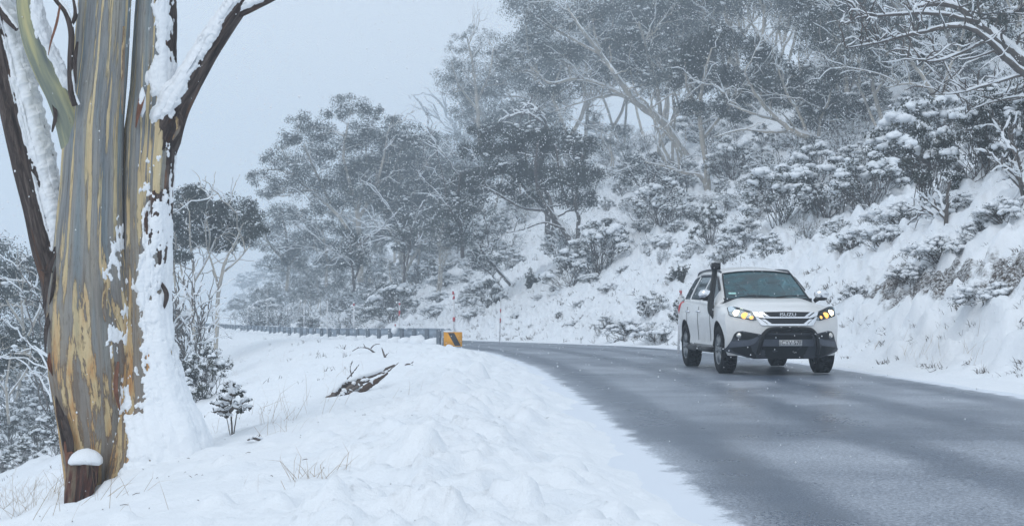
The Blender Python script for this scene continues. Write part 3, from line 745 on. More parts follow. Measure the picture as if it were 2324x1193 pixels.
# ================================================================== the big gum tree in front
def make_bark(name, warm=1.0, rough_bark=False):
    n = NT(name); uv = n.node('UVMap'); uv.uv_map = 'bark'; c = uv.outputs[0]
    v = n.sep(c)[1]
    fib = n.noise(n.mapping(c, (55, 1.6, 1)), 1.0, 4, 0.6)
    if rough_bark:
        pl = n.noise(n.mapping(c, (26, 3.2, 1)), 1.0, 6, 0.7, 0.6)
        col = n.ramp(pl, [(0.30, (0.018, 0.014, 0.013)), (0.46, (0.060, 0.046, 0.042)), (0.58, (0.115, 0.090, 0.080)), (0.72, (0.21, 0.18, 0.16))])
        red = n.ramp(n.noise(n.mapping(c, (9, 1.0, 1), loc=(3, 1, 0)), 1.0, 4, 0.6), [(0.56, 0.0), (0.64, 1.0)])
        col = n.mix(n.math('MULTIPLY', red, 0.55), col, (0.19, 0.085, 0.04))
        hgt = n.math('ADD', pl, n.math('MULTIPLY', fib, 0.5))
        return n.done(n.pbsdf(col, 0.85, spec=0.2, normal=n.bump(hgt, 0.9, 0.035)))
    # weathered grey-blue bark
    grey = n.ramp(n.noise(n.mapping(c, (7, 0.55, 1)), 1.0, 5, 0.65), [(0.28, (0.14, 0.165, 0.185)), (0.45, (0.255, 0.272, 0.28)), (0.58, (0.33, 0.322, 0.285)), (0.72, (0.20, 0.18, 0.155))])
    grey = n.mix(n.math('MULTIPLY', n.ramp(fib, [(0.48, 0.0), (0.70, 1.0)]), 0.55), grey, (0.038, 0.034, 0.032))
    blue = n.ramp(n.noise(n.mapping(c, (11, 0.35, 1), loc=(5, 2, 0)), 1.0, 3, 0.5), [(0.52, 0.0), (0.62, 1.0)])
    grey = n.mix(n.math('MULTIPLY', blue, 0.65), grey, (0.19, 0.255, 0.29))
    # fresh cream strips where the old bark has peeled
    pa = n.noise(n.mapping(c, (14.0, 0.42, 1), loc=(1.7, 0.3, 0)), 1.0, 6, 0.66, 0.25)
    pb = n.noise(n.mapping(c, (9.5, 0.95, 1), loc=(3.1, 0.9, 0)), 1.0, 7, 0.70, 0.3)
    hi = n.ramp(n.math('MULTIPLY', v, 0.25), [(0.42, 0.0), (0.62, 1.0)])
    p1 = n.math('ADD', n.math('MULTIPLY', pa, hi), n.math('MULTIPLY', n.math('ADD', pb, 0.022), n.math('SUBTRACT', 1.0, hi)))
    peel = n.ramp(p1, [(0.540, 0.0), (0.549, 1.0)])
    cream = n.ramp(n.noise(n.mapping(c, (16, 0.9, 1), loc=(8, 0, 0)), 1.0, 4, 0.6), [(0.3, (0.40, 0.37, 0.25)), (0.5, (0.58, 0.47, 0.28)), (0.7, (0.66, 0.56, 0.36))])
    low = n.ramp(v, [(0.0, 1.0), (0.30, 0.80), (0.56, 0.22), (1.0, 0.05)])
    low.node.color_ramp.elements[0].position = 0.0
    vm = n.math('MULTIPLY', v, 0.28)
    n.l.new(vm, low.node.inputs[0])
    org = n.math('MULTIPLY', n.ramp(n.noise(n.mapping(c, (10, 1.8, 1), loc=(2, 7, 0)), 1.0, 5, 0.65), [(0.45, 0.0), (0.62, 1.0)]), low)
    cream = n.mix(n.math('MULTIPLY', low, 0.35), cream, (0.50, 0.33, 0.15))
    cream = n.mix(org, cream, (0.44, 0.20, 0.06))
    edge = n.math('MULTIPLY', n.ramp(p1, [(0.50, 0.0), (0.532, 1.0)]), n.math('SUBTRACT', 1.0, peel))
    grey = n.mix(n.math('MULTIPLY', edge, n.math('MULTIPLY', low, 0.9)), grey, (0.19, 0.11, 0.055))
    brown = n.math('MULTIPLY', n.ramp(n.noise(n.mapping(c, (6, 0.8, 1), loc=(4, 4, 0)), 1.0, 5, 0.65), [(0.5, 0.0), (0.66, 1.0)]), low)
    grey = n.mix(n.math('MULTIPLY', low, 0.62), grey, (0.225, 0.165, 0.11))
    grey = n.mix(n.math('MULTIPLY', brown, 0.85), grey, (0.125, 0.082, 0.052))
    col = n.mix(peel, grey, cream)
    fl = n.noise(n.mapping(c, (70, 9, 1), loc=(1, 3, 0)), 1.0, 4, 0.7)
    col = n.mix(n.math('MULTIPLY', n.ramp(fl, [(0.55, 0.0), (0.70, 1.0)]), 0.5), col, (0.075, 0.055, 0.042))
    knot = n.ramp(n.noise(n.mapping(c, (14, 4.5, 1), loc=(9, 1, 0)), 1.0, 2, 0.5), [(0.735, 0.0), (0.77, 1.0)])
    col = n.mix(n.math('MULTIPLY', knot, 0.85), col, (0.06, 0.03, 0.02))
    hgt = n.math('SUBTRACT', n.math('ADD', n.math('MULTIPLY', fib, 0.5), n.math('MULTIPLY', fl, 0.4)), n.math('MULTIPLY', peel, 0.7))
    return n.done(n.pbsdf(col, 0.72, spec=0.25, normal=n.bump(hgt, 0.75, 0.022)))
M['bark'] = make_bark('peeling_gum_bark'); M['rough_bark'] = make_bark('rough_dark_bark', rough_bark=True)
M['dead_wood'] = plain('grey_dead_wood', (0.13, 0.11, 0.10), 0.9, vary=0.6, scale=18)
M['red_bark'] = plain('red_brown_bark', (0.17, 0.075, 0.045), 0.85, vary=0.7, scale=22)

def limb_mesh(path, rad, nseg, nring, lobes=0.06, seed=0, uoff=0.0, depth=1.0):
    """a limb as a grid of rings with a bark UV map in metres; returns mesh, points, normals"""
    P = bez(path, nring); r = np.interp(np.linspace(0, 1, nring), np.linspace(0, 1, len(rad)), rad)
    T = np.gradient(P, axis=0); L = np.linalg.norm(T, axis=1); T /= L[:, None]
    A = np.array((0, -1.0, 0)) - T * (T @ np.array((0, -1.0, 0)))[:, None]; A /= np.linalg.norm(A, axis=1, keepdims=True)
    B = np.cross(T, A)                        # to the right when the limb grows upward
    th = np.linspace(-math.pi, math.pi, nseg + 1)        # 0 faces the camera side, seam at the back
    s = np.concatenate([[0], np.cumsum(np.linalg.norm(np.diff(P, axis=0), axis=1))])
    tw, ss = np.meshgrid(th, s)
    ca, sa = np.cos(tw), np.sin(tw)
    lob = 1 + lobes * (perlin(ca * 1.6 + seed * 7.3 + ss * 0.15, sa * 1.6 + ss * 0.22, seed) + 0.5 * perlin(ca * 4.5 + ss * .3, sa * 4.5 + seed + ss * .5, seed + 3) + 0.08 * perlin(ca * 9 + ss * 2.4, sa * 9 + seed + ss * 3.1, seed + 5))
    V = P[:, None] + (r[:, None] * lob)[:, :, None] * (depth * ca[:, :, None] * A[:, None] + sa[:, :, None] * B[:, None])
    m = nseg + 1; idx = np.arange(nring * m).reshape(nring, m)
    q = np.stack([idx[:-1, :-1], idx[:-1, 1:], idx[1:, 1:], idx[1:, :-1]], -1).reshape(-1, 4)
    du = np.gradient(V, axis=1); dv = np.gradient(V, axis=0)
    N = np.cross(du, dv); N /= np.linalg.norm(N, axis=2, keepdims=True) + 1e-12
    if np.sum(N * (V - P[:, None])) < 0: N = -N
    rr = float(np.mean(r))
    U = np.stack([tw * rr + uoff, ss], -1)
    return V, q, N, U, P
def put_uv(me, q, U):
    l = me.uv_layers.new(name='bark'); l.data.foreach_set('uv', U.reshape(-1, 2)[q.ravel()].astype(np.float32).ravel())
def snow_coat(name, args, wind, thr, thick, seed, parent, amp=0.55, lof=None, edge=0.22, res=(240, 900), up=0.3):
    """wind-packed snow on the weather side of a limb: its own fine skin, thick where it lodges, ragged at the edge"""
    path, rad, lobes, sd, uo, dp = args
    V, q, N, U, P = limb_mesh(path, rad, res[0], res[1], lobes, sd, uo, dp)
    w = np.asarray(wind, float); w /= np.linalg.norm(w)
    Rd = V - P[:, None]; Rd = Rd / (np.linalg.norm(Rd, axis=2, keepdims=True) + 1e-9); Rd = 0.75 * Rd + 0.25 * N
    f = Rd @ w; s, t_ = U[..., 1], U[..., 0]
    nz = fbm(t_ * 5 + seed, s * 2.2, seed, 3, 0.55) + 0.55 * fbm(t_ * 19, s * 10 + seed, seed + 9, 3, 0.62)
    m = f - thr + amp * nz
    if lof is not None: m = m + lof(V)
    t = (0.30 * sstep(0.0, 0.10, m) + 0.70 * sstep(0.05, edge + 0.35, m)) * thick
    t = t * (1 + 0.30 * fbm(t_ * 13, s * 9, seed + 2, 3, 0.55))
    W = V + N * (t - 0.010 * (m < 0) - 0.0015)[..., None] + np.array((0, 0, up)) * (t * np.clip(f, 0, 1))[..., None]
    keep = (m.ravel() > -0.03)
    qq = q[keep[q].any(1)]
    if not len(qq): return
    used = np.unique(qq); remap = -np.ones(W.shape[0] * W.shape[1], int); remap[used] = np.arange(len(used))
    return link(name, mesh_from(name, W.reshape(-1, 3)[used], remap[qq]), M['snow'], parent, kind='stuff')
def limb_part(name, path, rad, nseg, nring, lobes, seed, mat, uo=0.0, dp=1.0):
    V, q, N, U, P = limb_mesh(path, rad, nseg, nring, lobes, seed, uo, dp)
    me = mesh_from(name, V.reshape(-1, 3), q); put_uv(me, q, U); link(name, me, mat, big)
    return V, N, U, (path, rad, lobes, seed, uo, dp)

tb = ground_hit(300, 1010)
big = empty('gum_tree', (0, 0, 0), 0.0, label='huge multi-stemmed gum with peeling grey and cream bark, snow caked on one side', category='tree')
TY = TREE_Y
def pp(*pts):
    """pixel points with a depth offset -> 3-D path"""
    return [at(x, y, TY + d) for x, y, d in pts]
S_ = TY / F_PX          # metres per photo pixel at the tree
def zpx(y): return at(0, y, TY)[2]
# main trunk
V, N, U, ar = limb_part('trunk', pp((228, 1175, 0), (228, 1080, 0), (222, 960, 0), (212, 840, 0), (205, 700, 0), (203, 560, 0.02), (208, 420, 0.04), (214, 280, 0.06), (228, 140, 0.08), (238, 0, 0.1), (250, -160, 0.15), (262, -420, 0.2), (285, -760, 0.2)),
                        np.array([70, 76, 85, 95, 92, 76, 68, 64, 60, 57, 54, 44, 30]) * S_, 150, 460, 0.085, 3, M['bark'], 0.0, 0.85)
snow_coat('snow_coat', ar, (0.98, -0.05, 0.1), 0.98, 0.018, 11, big, 0.36, lambda V: 0.16 * sstep(zpx(620), zpx(760), V[..., 2]) - 0.22 * sstep(zpx(600), zpx(450), V[..., 2]) + 0.25 * sstep(zpx(940), zpx(1040), V[..., 2]))
# right-hand stem with its snowed-in buttress
V, N, U, ar = limb_part('stem', pp((372, 1080, -.05), (366, 1010, -.05), (350, 930, 0), (340, 850, 0.03), (332, 760, 0.07), (330, 670, 0.1), (332, 600, 0.12), (332, 500, 0.16), (335, 400, 0.2), (342, 300, 0.22), (345, 200, 0.25), (350, 60, 0.28), (358, -100, 0.3), (372, -400, 0.4), (395, -700, 0.5)),
                        np.array([125, 104, 82, 68, 58, 53, 54, 54, 56, 60, 50, 48, 44, 34, 22]) * S_, 150, 560, 0.10, 8, M['bark'], 3.0, 0.9)
def lo_stem(V):
    z = V[..., 2]
    return 0.55 * sstep(zpx(560), zpx(630), z) - 0.30 * sstep(zpx(690), zpx(730), z) + 0.75 * sstep(zpx(800), zpx(920), z) - 0.45 * (sstep(zpx(350), zpx(320), z) * sstep(zpx(225), zpx(260), z)) + 0.25 * sstep(zpx(230), zpx(200), z) * sstep(zpx(120), zpx(170), z)
snow_coat('snow_coat', ar, (0.93, -0.36, 0.10), 0.70, 0.024, 17, big, 0.78, lo_stem, res=(300, 1500))
# rough dark bark strip on the right-hand stem's weather side
s0, s1 = 220, 480
ang = np.linspace(-math.pi, math.pi, V.shape[1])
cols = np.where((ang > 0.10) & (ang < 2.2))[0]
su = U[s0:s1][:, cols]; pk = fbm(su[..., 0] * 6, su[..., 1] * 0.9, 37, 4) + 0.9 * (0.5 - np.abs(ang[cols][None] - 1.1) / 1.1)
sub = V[s0:s1][:, cols] + N[s0:s1][:, cols] * (0.006 + 0.012 * sstep(-.1, .35, fbm(su[..., 0] * 14, su[..., 1] * 2.2, 33, 4)) - 0.022 * (pk < -0.05))[..., None]
ii = np.arange(sub.shape[0] * sub.shape[1]).reshape(sub.shape[:2])
q2 = np.stack([ii[:-1, :-1], ii[:-1, 1:], ii[1:, 1:], ii[1:, :-1]], -1).reshape(-1, 4)
me = mesh_from('loose_bark', sub.reshape(-1, 3), q2); put_uv(me, q2, su); link('loose_bark', me, M['rough_bark'], big)
# limb that forks off the right-hand stem
V, N, U, ar = limb_part('limb', pp((345, 380, .2), (365, 310, .2), (392, 245, 0.18), (430, 185, 0.12), (470, 118, 0.1), (512, 55, 0.05), (545, 5, 0), (572, -70, 0), (600, -200, 0), (640, -380, 0)),
                        np.array([40, 44, 36, 27, 24, 22, 20, 15, 11, 6]) * S_, 84, 300, 0.12, 12, M['rough_bark'])
snow_coat('snow_coat', ar, (-0.62, -0.50, 0.60), 0.26, 0.034, 23, big, 0.62, lambda V: -1.2 * sstep(zpx(255), zpx(300), V[..., 2]) + 0.25 * sstep(zpx(215), zpx(235), V[..., 2]), res=(150, 800))
V, N, U, ar = limb_part('limb', pp((530, 30, 0.02), (556, 22, 0), (590, 8, -.05), (625, -8, -.1), (700, -50, -.2), (820, -90, -.3)), np.array([15, 13, 10, 8, 6, 3]) * S_, 28, 70, 0.12, 14, M['rough_bark'])
snow_coat('snow_coat', ar, (-0.35, -0.4, 0.85), 0.15, 0.028, 29, big, 0.35, res=(80, 300))
# dark left-hand stem leaning out
V, N, U, ar = limb_part('stem', pp((150, 760, .4), (136, 640, .38), (112, 560, .35), (92, 470, .32), (68, 370, .3), (42, 260, .28), (18, 150, .25), (-12, 40, .2), (-50, -80, .2), (-110, -300, .2), (-180, -560, .1)),
                        np.array([40, 42, 40, 40, 42, 41, 39, 37, 33, 24, 14]) * S_, 110, 420, 0.14, 19, M['rough_bark'])
snow_coat('snow_coat', ar, (0.92, -0.12, 0.34), 0.40, 0.06, 31, big, 0.16, edge=0.25, res=(180, 900))
# greenish smooth limb, upper left
def make_green_bark():
    n = NT('green_limb_bark'); uv = n.node('UVMap'); uv.uv_map = 'bark'; c = uv.outputs[0]
    a = n.noise(n.mapping(c, (12, 0.9, 1)), 1.0, 5, 0.6)
    col = n.ramp(a, [(0.30, (0.12, 0.145, 0.15)), (0.46, (0.24, 0.26, 0.19)), (0.58, (0.42, 0.40, 0.22)), (0.70, (0.50, 0.44, 0.24))])
    col = n.mix(n.ramp(n.noise(n.mapping(c, (30, 7, 1)), 1.0, 3), [(0.66, 0.0), (0.72, 1.0)]), col, (0.10, 0.06, 0.04))
    return n.done(n.pbsdf(col, 0.65, spec=0.3, normal=n.bump(a, 0.3, 0.01)))
V, N, U, ar = limb_part('limb', pp((175, 330, .05), (158, 268, 0), (136, 215, -.03), (108, 160, -.05), (82, 95, -.08), (66, 30, -.1), (58, -50, -.12), (30, -200, -.2), (-20, -420, -.3)),
                        np.array([36, 34, 31, 30, 29, 26, 24, 17, 8]) * S_, 70, 160, 0.06, 25, make_green_bark(), 5.3)
snow_coat('snow_coat', ar, (0.85, -0.1, 0.5), 0.60, 0.04, 41, big, 0.22, lambda V: -0.6 * sstep(zpx(200), zpx(230), V[..., 2]), edge=0.3, res=(120, 500))
# thin dark shoots in the crotch
for path, rr_ in ((pp((172, 240, -.17), (162, 205, -.2), (160, 140, -.2), (162, 75, -.2), (150, 30, -.2), (128, 0, -.22), (100, -40, -.25)), (8, 7, 6.5, 6.5, 6, 6, 4)),
                  (pp((158, 62, -.2), (172, 30, -.18), (160, -40, -.15)), (5, 5, 3)), (pp((-10, 10, 0.05), (18, 45, 0.0), (38, 68, -.02)), (9, 8, 4))):
    V, N, U, ar = limb_part('limb', path, np.array(rr_) * S_, 14, 46, 0.15, 27, M['rough_bark'])
    snow_coat('snow_coat', ar, (0.75, -0.1, 0.65), 0.75, 0.014, 43, big, 0.25, res=(40, 160))
# peeled strips of bark that hang or curl
sr = np.random.default_rng(11)
def strip(path, w, mat, name='bark_strip', curl=0.35, n=18):
    P = bez(path, n); k = 5
    T = np.gradient(P, axis=0); T /= np.linalg.norm(T, axis=1, keepdims=True)
    A = np.cross(T, np.array((0.15, -1.0, 0.05))); A /= np.linalg.norm(A, axis=1, keepdims=True); B = np.cross(A, T)
    tw = np.linspace(-1, 1, k); ww = w * np.sin(np.linspace(0.25, math.pi - 0.12, n)) ** 0.6
    ph = np.linspace(0, sr.uniform(-1.6, 1.6), n)
    Av = np.cos(ph)[:, None] * A + np.sin(ph)[:, None] * B; Bv = -np.sin(ph)[:, None] * A + np.cos(ph)[:, None] * B
    V = P[:, None] + (ww[:, None, None] * (tw[None, :, None] * Av[:, None] + curl * (tw ** 2)[None, :, None] * Bv[:, None]))
    ii = np.arange(n * k).reshape(n, k)
    q = np.stack([ii[:-1, :-1], ii[:-1, 1:], ii[1:, 1:], ii[1:, :-1]], -1).reshape(-1, 4)
    me = mesh_from(name, V.reshape(-1, 3), q)
    U = np.stack(np.meshgrid(tw * w, np.linspace(0, 0.6, n)), -1); put_uv(me, q, U)
    o = link(name, me, mat, big); m_ = o.modifiers.new('thickness', 'SOLIDIFY'); m_.thickness = 0.004
    return o
RB, DB = M['red_bark'], M['rough_bark']
for pts, w, mt in (
    (((136, 12, -.25), (128, 55, -.27), (116, 95, -.27), (109, 126, -.26)), 3.0, RB),
    (((120, 232, -.1), (126, 262, -.13), (118, 300, -.13)), 4, DB),
    (((12, 210, .0), (18, 250, -.03), (16, 292, -.02)), 4, DB), (((30, 320, 0), (36, 350, -.02), (34, 385, 0)), 3.5, DB),
    (((128, 560, -.1), (112, 610, -.16), (105, 660, -.16), (98, 700, -.12)), 8, DB), (((135, 585, -.1), (124, 640, -.18), (112, 690, -.18)), 6, DB),
    (((128, 610, -.05), (108, 618, -.16), (92, 612, -.2)), 5, DB), (((118, 700, -.12), (106, 745, -.16), (104, 800, -.14)), 6, DB),
    (((114, 800, -.12), (112, 830, -.17), (120, 852, -.16)), 5, RB), (((132, 880, -.1), (136, 930, -.2), (146, 985, -.2), (150, 1030, -.16)), 9, DB),
    (((138, 925, -.1), (148, 960, -.26), (160, 1010, -.26), (155, 1070, -.2)), 9, DB), (((150, 1000, -.2), (162, 1060, -.3), (158, 1130, -.3)), 10, RB),
    (((176, 95, -.18), (170, 140, -.22), (172, 190, -.2)), 4, DB), (((281, 60, -.1), (279, 160, -.14), (278, 260, -.12)), 4, M['bark']),
    (((326, 205, -.02), (318, 245, -.06), (308, 290, -.03)), 7, RB), (((402, 250, .1), (412, 275, .02), (408, 302, .04), (398, 315, .05)), 6, DB),
    (((398, 262, .1), (405, 290, 0.0), (392, 318, .02)), 4, M['bark']), (((365, 640, 0), (378, 668, -.05), (372, 700, -.02)), 5, DB),
    (((268, 820, -.27), (262, 880, -.30), (272, 930, -.27)), 5, RB), (((240, 640, -.27), (236, 690, -.29), (240, 730, -.27)), 4, M['bark'])):
    strip(pp(*pts), w * S_, mt)
# snow wedged in a bark pocket
wd = MB(); blob(wd, at(323, 232, TY - .03), (0.028, 0.03, 0.12), 2, 0.2, 5); link('snow_coat', wd.mesh('snow_coat'), M['snow'], big, kind='stuff')
# torn slab of bark standing at the foot, with a cap of snow
sl_p, sl_r = pp((178, 1168, -.36), (184, 1120, -.36), (190, 1085, -.34), (194, 1058, -.31), (197, 1040, -.28)), np.array([27, 31, 33, 33, 31]) * S_
V, q, N, U, P = limb_mesh(sl_p, sl_r, 90, 120, 0.42, 44)
V[..., 2] += 0.0
def make_slab():
    n = NT('torn_red_bark'); uv = n.node('UVMap'); uv.uv_map = 'bark'; c = uv.outputs[0]
    a = n.noise(n.mapping(c, (22, 2.2, 1)), 1.0, 5, 0.65)
    col = n.ramp(a, [(0.32, (0.02, 0.014, 0.012)), (0.45, (0.055, 0.034, 0.028)), (0.53, (0.12, 0.055, 0.042)), (0.59, (0.20, 0.155, 0.11)), (0.68, (0.05, 0.045, 0.042))])
    return n.done(n.pbsdf(col, 0.85, spec=0.2, normal=n.bump(a, 0.8, 0.03)))
me = mesh_from('bark_slab', V.reshape(-1, 3), q); put_uv(me, q, U); link('bark_slab', me, make_slab(), big)
cp = MB(); pc = at(194, 1034, TY - .38); v_, t_i = ico(3)
u_ = v_ * (1 + 0.10 * perlin(v_[:, 0] * 2.2, v_[:, 1] * 2.2, 5) + 0.25 * np.clip(-v_[:, 2], 0, 1) * perlin(v_[:, 0] * 6, v_[:, 1] * 6, 6))[:, None]
u_ = u_ * np.array((0.135, 0.125, 0.060)); u_[:, 2] += -0.35 * u_[:, 1] * 0 - 0.18 * np.clip(-u_[:, 1], 0, 1) - 1.2 * (u_[:, 0] / 0.125) ** 2 * 0.03
cp.add(u_ + pc, t=t_i)
link('snow_cap', cp.mesh('snow_cap'), M['snow'], big)

# ================================================================== gums and shrubs
def make_leaf_mat(name, a, b, c):
    n = NT(name); p = n.node('NewGeometry').outputs['Position']
    col = n.ramp(n.noise(p, 1.3, 4, 0.65), [(0.32, a), (0.52, b), (0.72, c)])
    col = n.mix(n.ramp(n.noise(p, 23.0, 2), [(0.5, 0.0), (0.7, 0.6)]), col, c)
    d = n.pbsdf(col, 0.55, spec=0.35)
    t = n.node('BsdfTranslucent'); n.l.new(col, t.inputs[0])
    mx = n.node('MixShader'); mx.inputs[0].default_value = 0.22; n.l.new(d, mx.inputs[1]); n.l.new(t.outputs[0], mx.inputs[2])
    return n.done(mx.outputs[0])
M['leaf'] = make_leaf_mat('gum_leaves', (0.024, 0.032, 0.028), (0.042, 0.052, 0.044), (0.066, 0.076, 0.062))
M['leaf_shrub'] = make_leaf_mat('shrub_leaves', (0.020, 0.027, 0.022), (0.042, 0.050, 0.036), (0.095, 0.085, 0.055))
M['twig'] = plain('twig_bark', (0.085, 0.070, 0.060), 0.85, vary=0.5, scale=5)
def make_pale_bark():
    n = NT('pale_gum_bark'); p = n.coord('Object')
    a = n.noise(n.mapping(p, (3.0, 3.0, 0.6)), 1.0, 5, 0.65)
    col = n.ramp(a, [(0.32, (0.17, 0.16, 0.15)), (0.46, (0.38, 0.355, 0.32)), (0.60, (0.48, 0.43, 0.36)), (0.72, (0.30, 0.30, 0.30))])
    return n.done(n.pbsdf(col, 0.8, spec=0.2))
M['pale_bark'] = make_pale_bark()
M['dark_bark'] = plain('dark_gum_bark', (0.10, 0.085, 0.075), 0.85, vary=0.5, scale=3)

def leaves(mb, cs, r, n, size, rs, hang=0.6):
    """n leaves about the points cs (k,3) with spread r (k,)"""
    k = rs.integers(0, len(cs), n)
    d = rs.normal(0, 1, (n, 3)); d /= np.linalg.norm(d, axis=1, keepdims=True) + 1e-9
    c = cs[k] + d * (np.asarray(r)[k] * rs.random(n) ** 0.45)[:, None] * np.array((1, 1, 0.75))
    ax = rs.normal(0, 1, (n, 3)); ax[:, 2] -= hang; ax /= np.linalg.norm(ax, axis=1, keepdims=True)
    sd = np.cross(ax, rs.normal(0, 1, (n, 3))); sd /= np.linalg.norm(sd, axis=1, keepdims=True) + 1e-9
    L = size * rs.uniform(0.6, 1.35, n)[:, None]; W = L * rs.uniform(0.34, 0.52, n)[:, None]
    v = np.stack([c - ax * L * .5, c + sd * W * .5 + ax * L * .05, c + ax * L * .5, c - sd * W * .5 + ax * L * .05], 1)
    mb.add(v.reshape(-1, 3), q=np.arange(4 * n).reshape(n, 4))
def wob(a, b, n, rs, amp, up=0.0):
    """a wandering line from a to b"""
    t = np.linspace(0, 1, n)[:, None]; a = np.asarray(a, float); b = np.asarray(b, float)
    L = np.linalg.norm(b - a)
    w = np.cumsum(rs.normal(0, 1, (n, 3)), 0); w = w - w[:1] * (1 - t) - w[-1:] * t
    return a + (b - a) * t + w * (amp * L / n) + np.array((0, 0, 1.0)) * up * L * (t * (1 - t)) * 4
def snow_on(sn, path, rad, rs, keep=0.8, fat=0.75, n=5):
    P = np.asarray(path); T = np.gradient(P, axis=0); T /= np.linalg.norm(T, axis=1, keepdims=True) + 1e-9
    rad = np.broadcast_to(np.asarray(rad, float), (len(P),))
    ok = (np.abs(T[:, 2]) < 0.88) & (rs.random(len(P)) < keep + 0.15)
    i = 0
    while i < len(P) - 1:
        if not ok[i]: i += 1; continue
        j = i
        while j + 1 < len(P) and ok[j + 1]: j += 1
        if j - i >= 1:
            r = rad[i:j + 1] * fat + 0.008
            pts = P[i:j + 1] + np.array((0, 0, 1.0)) * (rad[i:j + 1] * 0.75)[:, None]
            rr = r * (0.75 + 0.5 * rs.random(len(r))); rr[0] *= 0.4; rr[-1] *= 0.4
            sn.tube(pts, rr, n)
        i = j + 1
def build_tree(limbs, blobs, seed, leaf=0.12, dens=1.0, bare=0.25, snow_amt=1.0, lumps=8, twigs=7, minr=0.012, boughs=0):
    """limbs: (path, radii); blobs: (centre, (rx, ry, rz)) in local metres -> trunk, crown and snow meshes"""
    rs = np.random.default_rng(seed)
    wood, cr, sn = MB(), MB(), MB()
    pts = []; 
    for path, rad in limbs:
        P = bez(path, max(10, 4 * len(path))); r = np.interp(np.linspace(0, 1, len(P)), np.linspace(0, 1, len(rad)), rad)
        r = r * 0.58; P[2:-1] += rs.normal(0, 0.16, (len(P) - 3, 3)) * r[2:-1, None]
        wood.tube(P, r, 8); snow_on(sn, P, r, rs, 0.85 * snow_amt, 0.82)
        pts += [(p, q) for p, q in zip(P[3:], r[3:])]
        # side twigs without leaves
        for _ in range(int(len(P) * bare)):
            i = rs.integers(len(P) // 3, len(P)); L = rs.uniform(0.5, 1.6) * (0.6 + 6 * r[i])
            d = rs.normal(0, 1, 3); d[2] = abs(d[2]) * 0.7; d /= np.linalg.norm(d)
            Q = wob(P[i], P[i] + d * L, 7, rs, 0.5, rs.uniform(-.05, .2)); rr = np.linspace(max(minr * 1.6, r[i] * .4), minr * .6, 7)
            wood.tube(Q, rr, 4, False); snow_on(sn, Q, rr, rs, 0.7 * snow_amt, 0.9, 4)
    # long bare boughs lined with snow, standing clear of the leaves on the open side
    for _ in range(boughs):
        i = int(rs.integers(len(pts) // 4, len(pts))); p, r = pts[i]; cz = np.mean([b_[0][2] for b_ in blobs]) if blobs else p[2]
        d_ = np.array((rs.normal(-.25, .8), -abs(rs.normal(.35, .3)), rs.uniform(.1, .9))); d_ /= np.linalg.norm(d_); L = rs.uniform(1.6, 3.6)
        Q = wob(p, p + d_ * L, 10, rs, .3, .10); rr = np.linspace(max(.03, r * .45), .012, 10); wood.tube(Q, rr, 5, False); snow_on(sn, Q, rr, rs, .95, 1.0, 4)
        for _ in range(5):
            j = int(rs.integers(3, 9)); e_ = d_ + rs.normal(0, .5, 3); e_ /= np.linalg.norm(e_)
            W = wob(Q[j], Q[j] + e_ * L * rs.uniform(.25, .55), 7, rs, .3, .08); r1 = np.linspace(.016, .008, 7); wood.tube(W, r1, 4, False); snow_on(sn, W, r1, rs, .95, 1.2, 4)
    PT = np.array([p for p, _ in pts]); PR = np.array([r for _, r in pts])
    for c, R in blobs:
        c = np.asarray(c, float); R = np.asarray(R, float); rm = float(R.mean())
        d = np.linalg.norm(PT - c, axis=1) + 1.2 * np.maximum(PT[:, 2] - c[2] + 0.3 * R[2], 0)
        i = int(np.argmin(d + rs.random(len(d)) * 0.3 * rm)); a = PT[i]; b = c - np.array((0, 0, 0.35 * R[2]))
        Q = wob(a, b, 9, rs, 0.32, 0.07); r0 = max(min(PR[i] * 0.65, 0.02 + 0.03 * rm), minr * 1.6)
        rr = np.linspace(r0, r0 * .55, 9); wood.tube(Q, rr, 5, False); snow_on(sn, Q, rr, rs, 0.7 * snow_amt, 0.8, 4)
        k = int(7 + 6 * rm); cl = []
        for _ in range(k):
            u = rs.normal(0, 1, 3); u /= np.linalg.norm(u); u[2] = u[2] * 0.8 + 0.12
            cl.append(c + u * R * rs.uniform(0.45, 1.0))
        cl = np.array(cl)
        for t in range(min(twigs, k)):
            j = rs.integers(3, 9); W = wob(Q[j], cl[t], 7, rs, 0.38, 0.06); r1 = np.linspace(r0 * .5, minr * .6, 7)
            wood.tube(W, r1, 4, False)
            if rs.random() < 0.5: snow_on(sn, W, r1, rs, 0.6 * snow_amt, 0.9, 4)
        if dens > 0:
            n = int(dens * 760 * (R[0] * R[1] * R[2]) ** (2 / 3.) * (0.13 / leaf) ** 2)
            leaves(cr, cl, np.full(k, 0.50 * rm) * rs.uniform(0.6, 1.3, k), n, leaf, rs)
            top = cl[cl[:, 2] > c[2] - 0.1 * R[2]]
            for p in top[:lumps]:
                if rs.random() < 0.38 * snow_amt:
                    s_ = rs.uniform(0.06, 0.13) * min(0.5 + 0.5 * rm, 2.2 * rm)
                    for _ in range(2): blob(sn, p + rs.normal(0, 0.10, 3) * rm + np.array((0, 0, 0.25 * rm)), (s_ * 1.3, s_ * 1.2, s_ * .55), 1, 0.35, int(rs.integers(99)))
            # clots of snow lodged on the top of the leaf masses
            nd = int(n * 0.03 * snow_amt) if leaf < 0.07 else 0
            if nd > 3: leaves(sn, cl + np.array((0, 0, 0.14 * rm)), np.full(k, 0.36 * rm), nd, leaf * 0.8, rs, 0.0)
    return wood, cr, sn
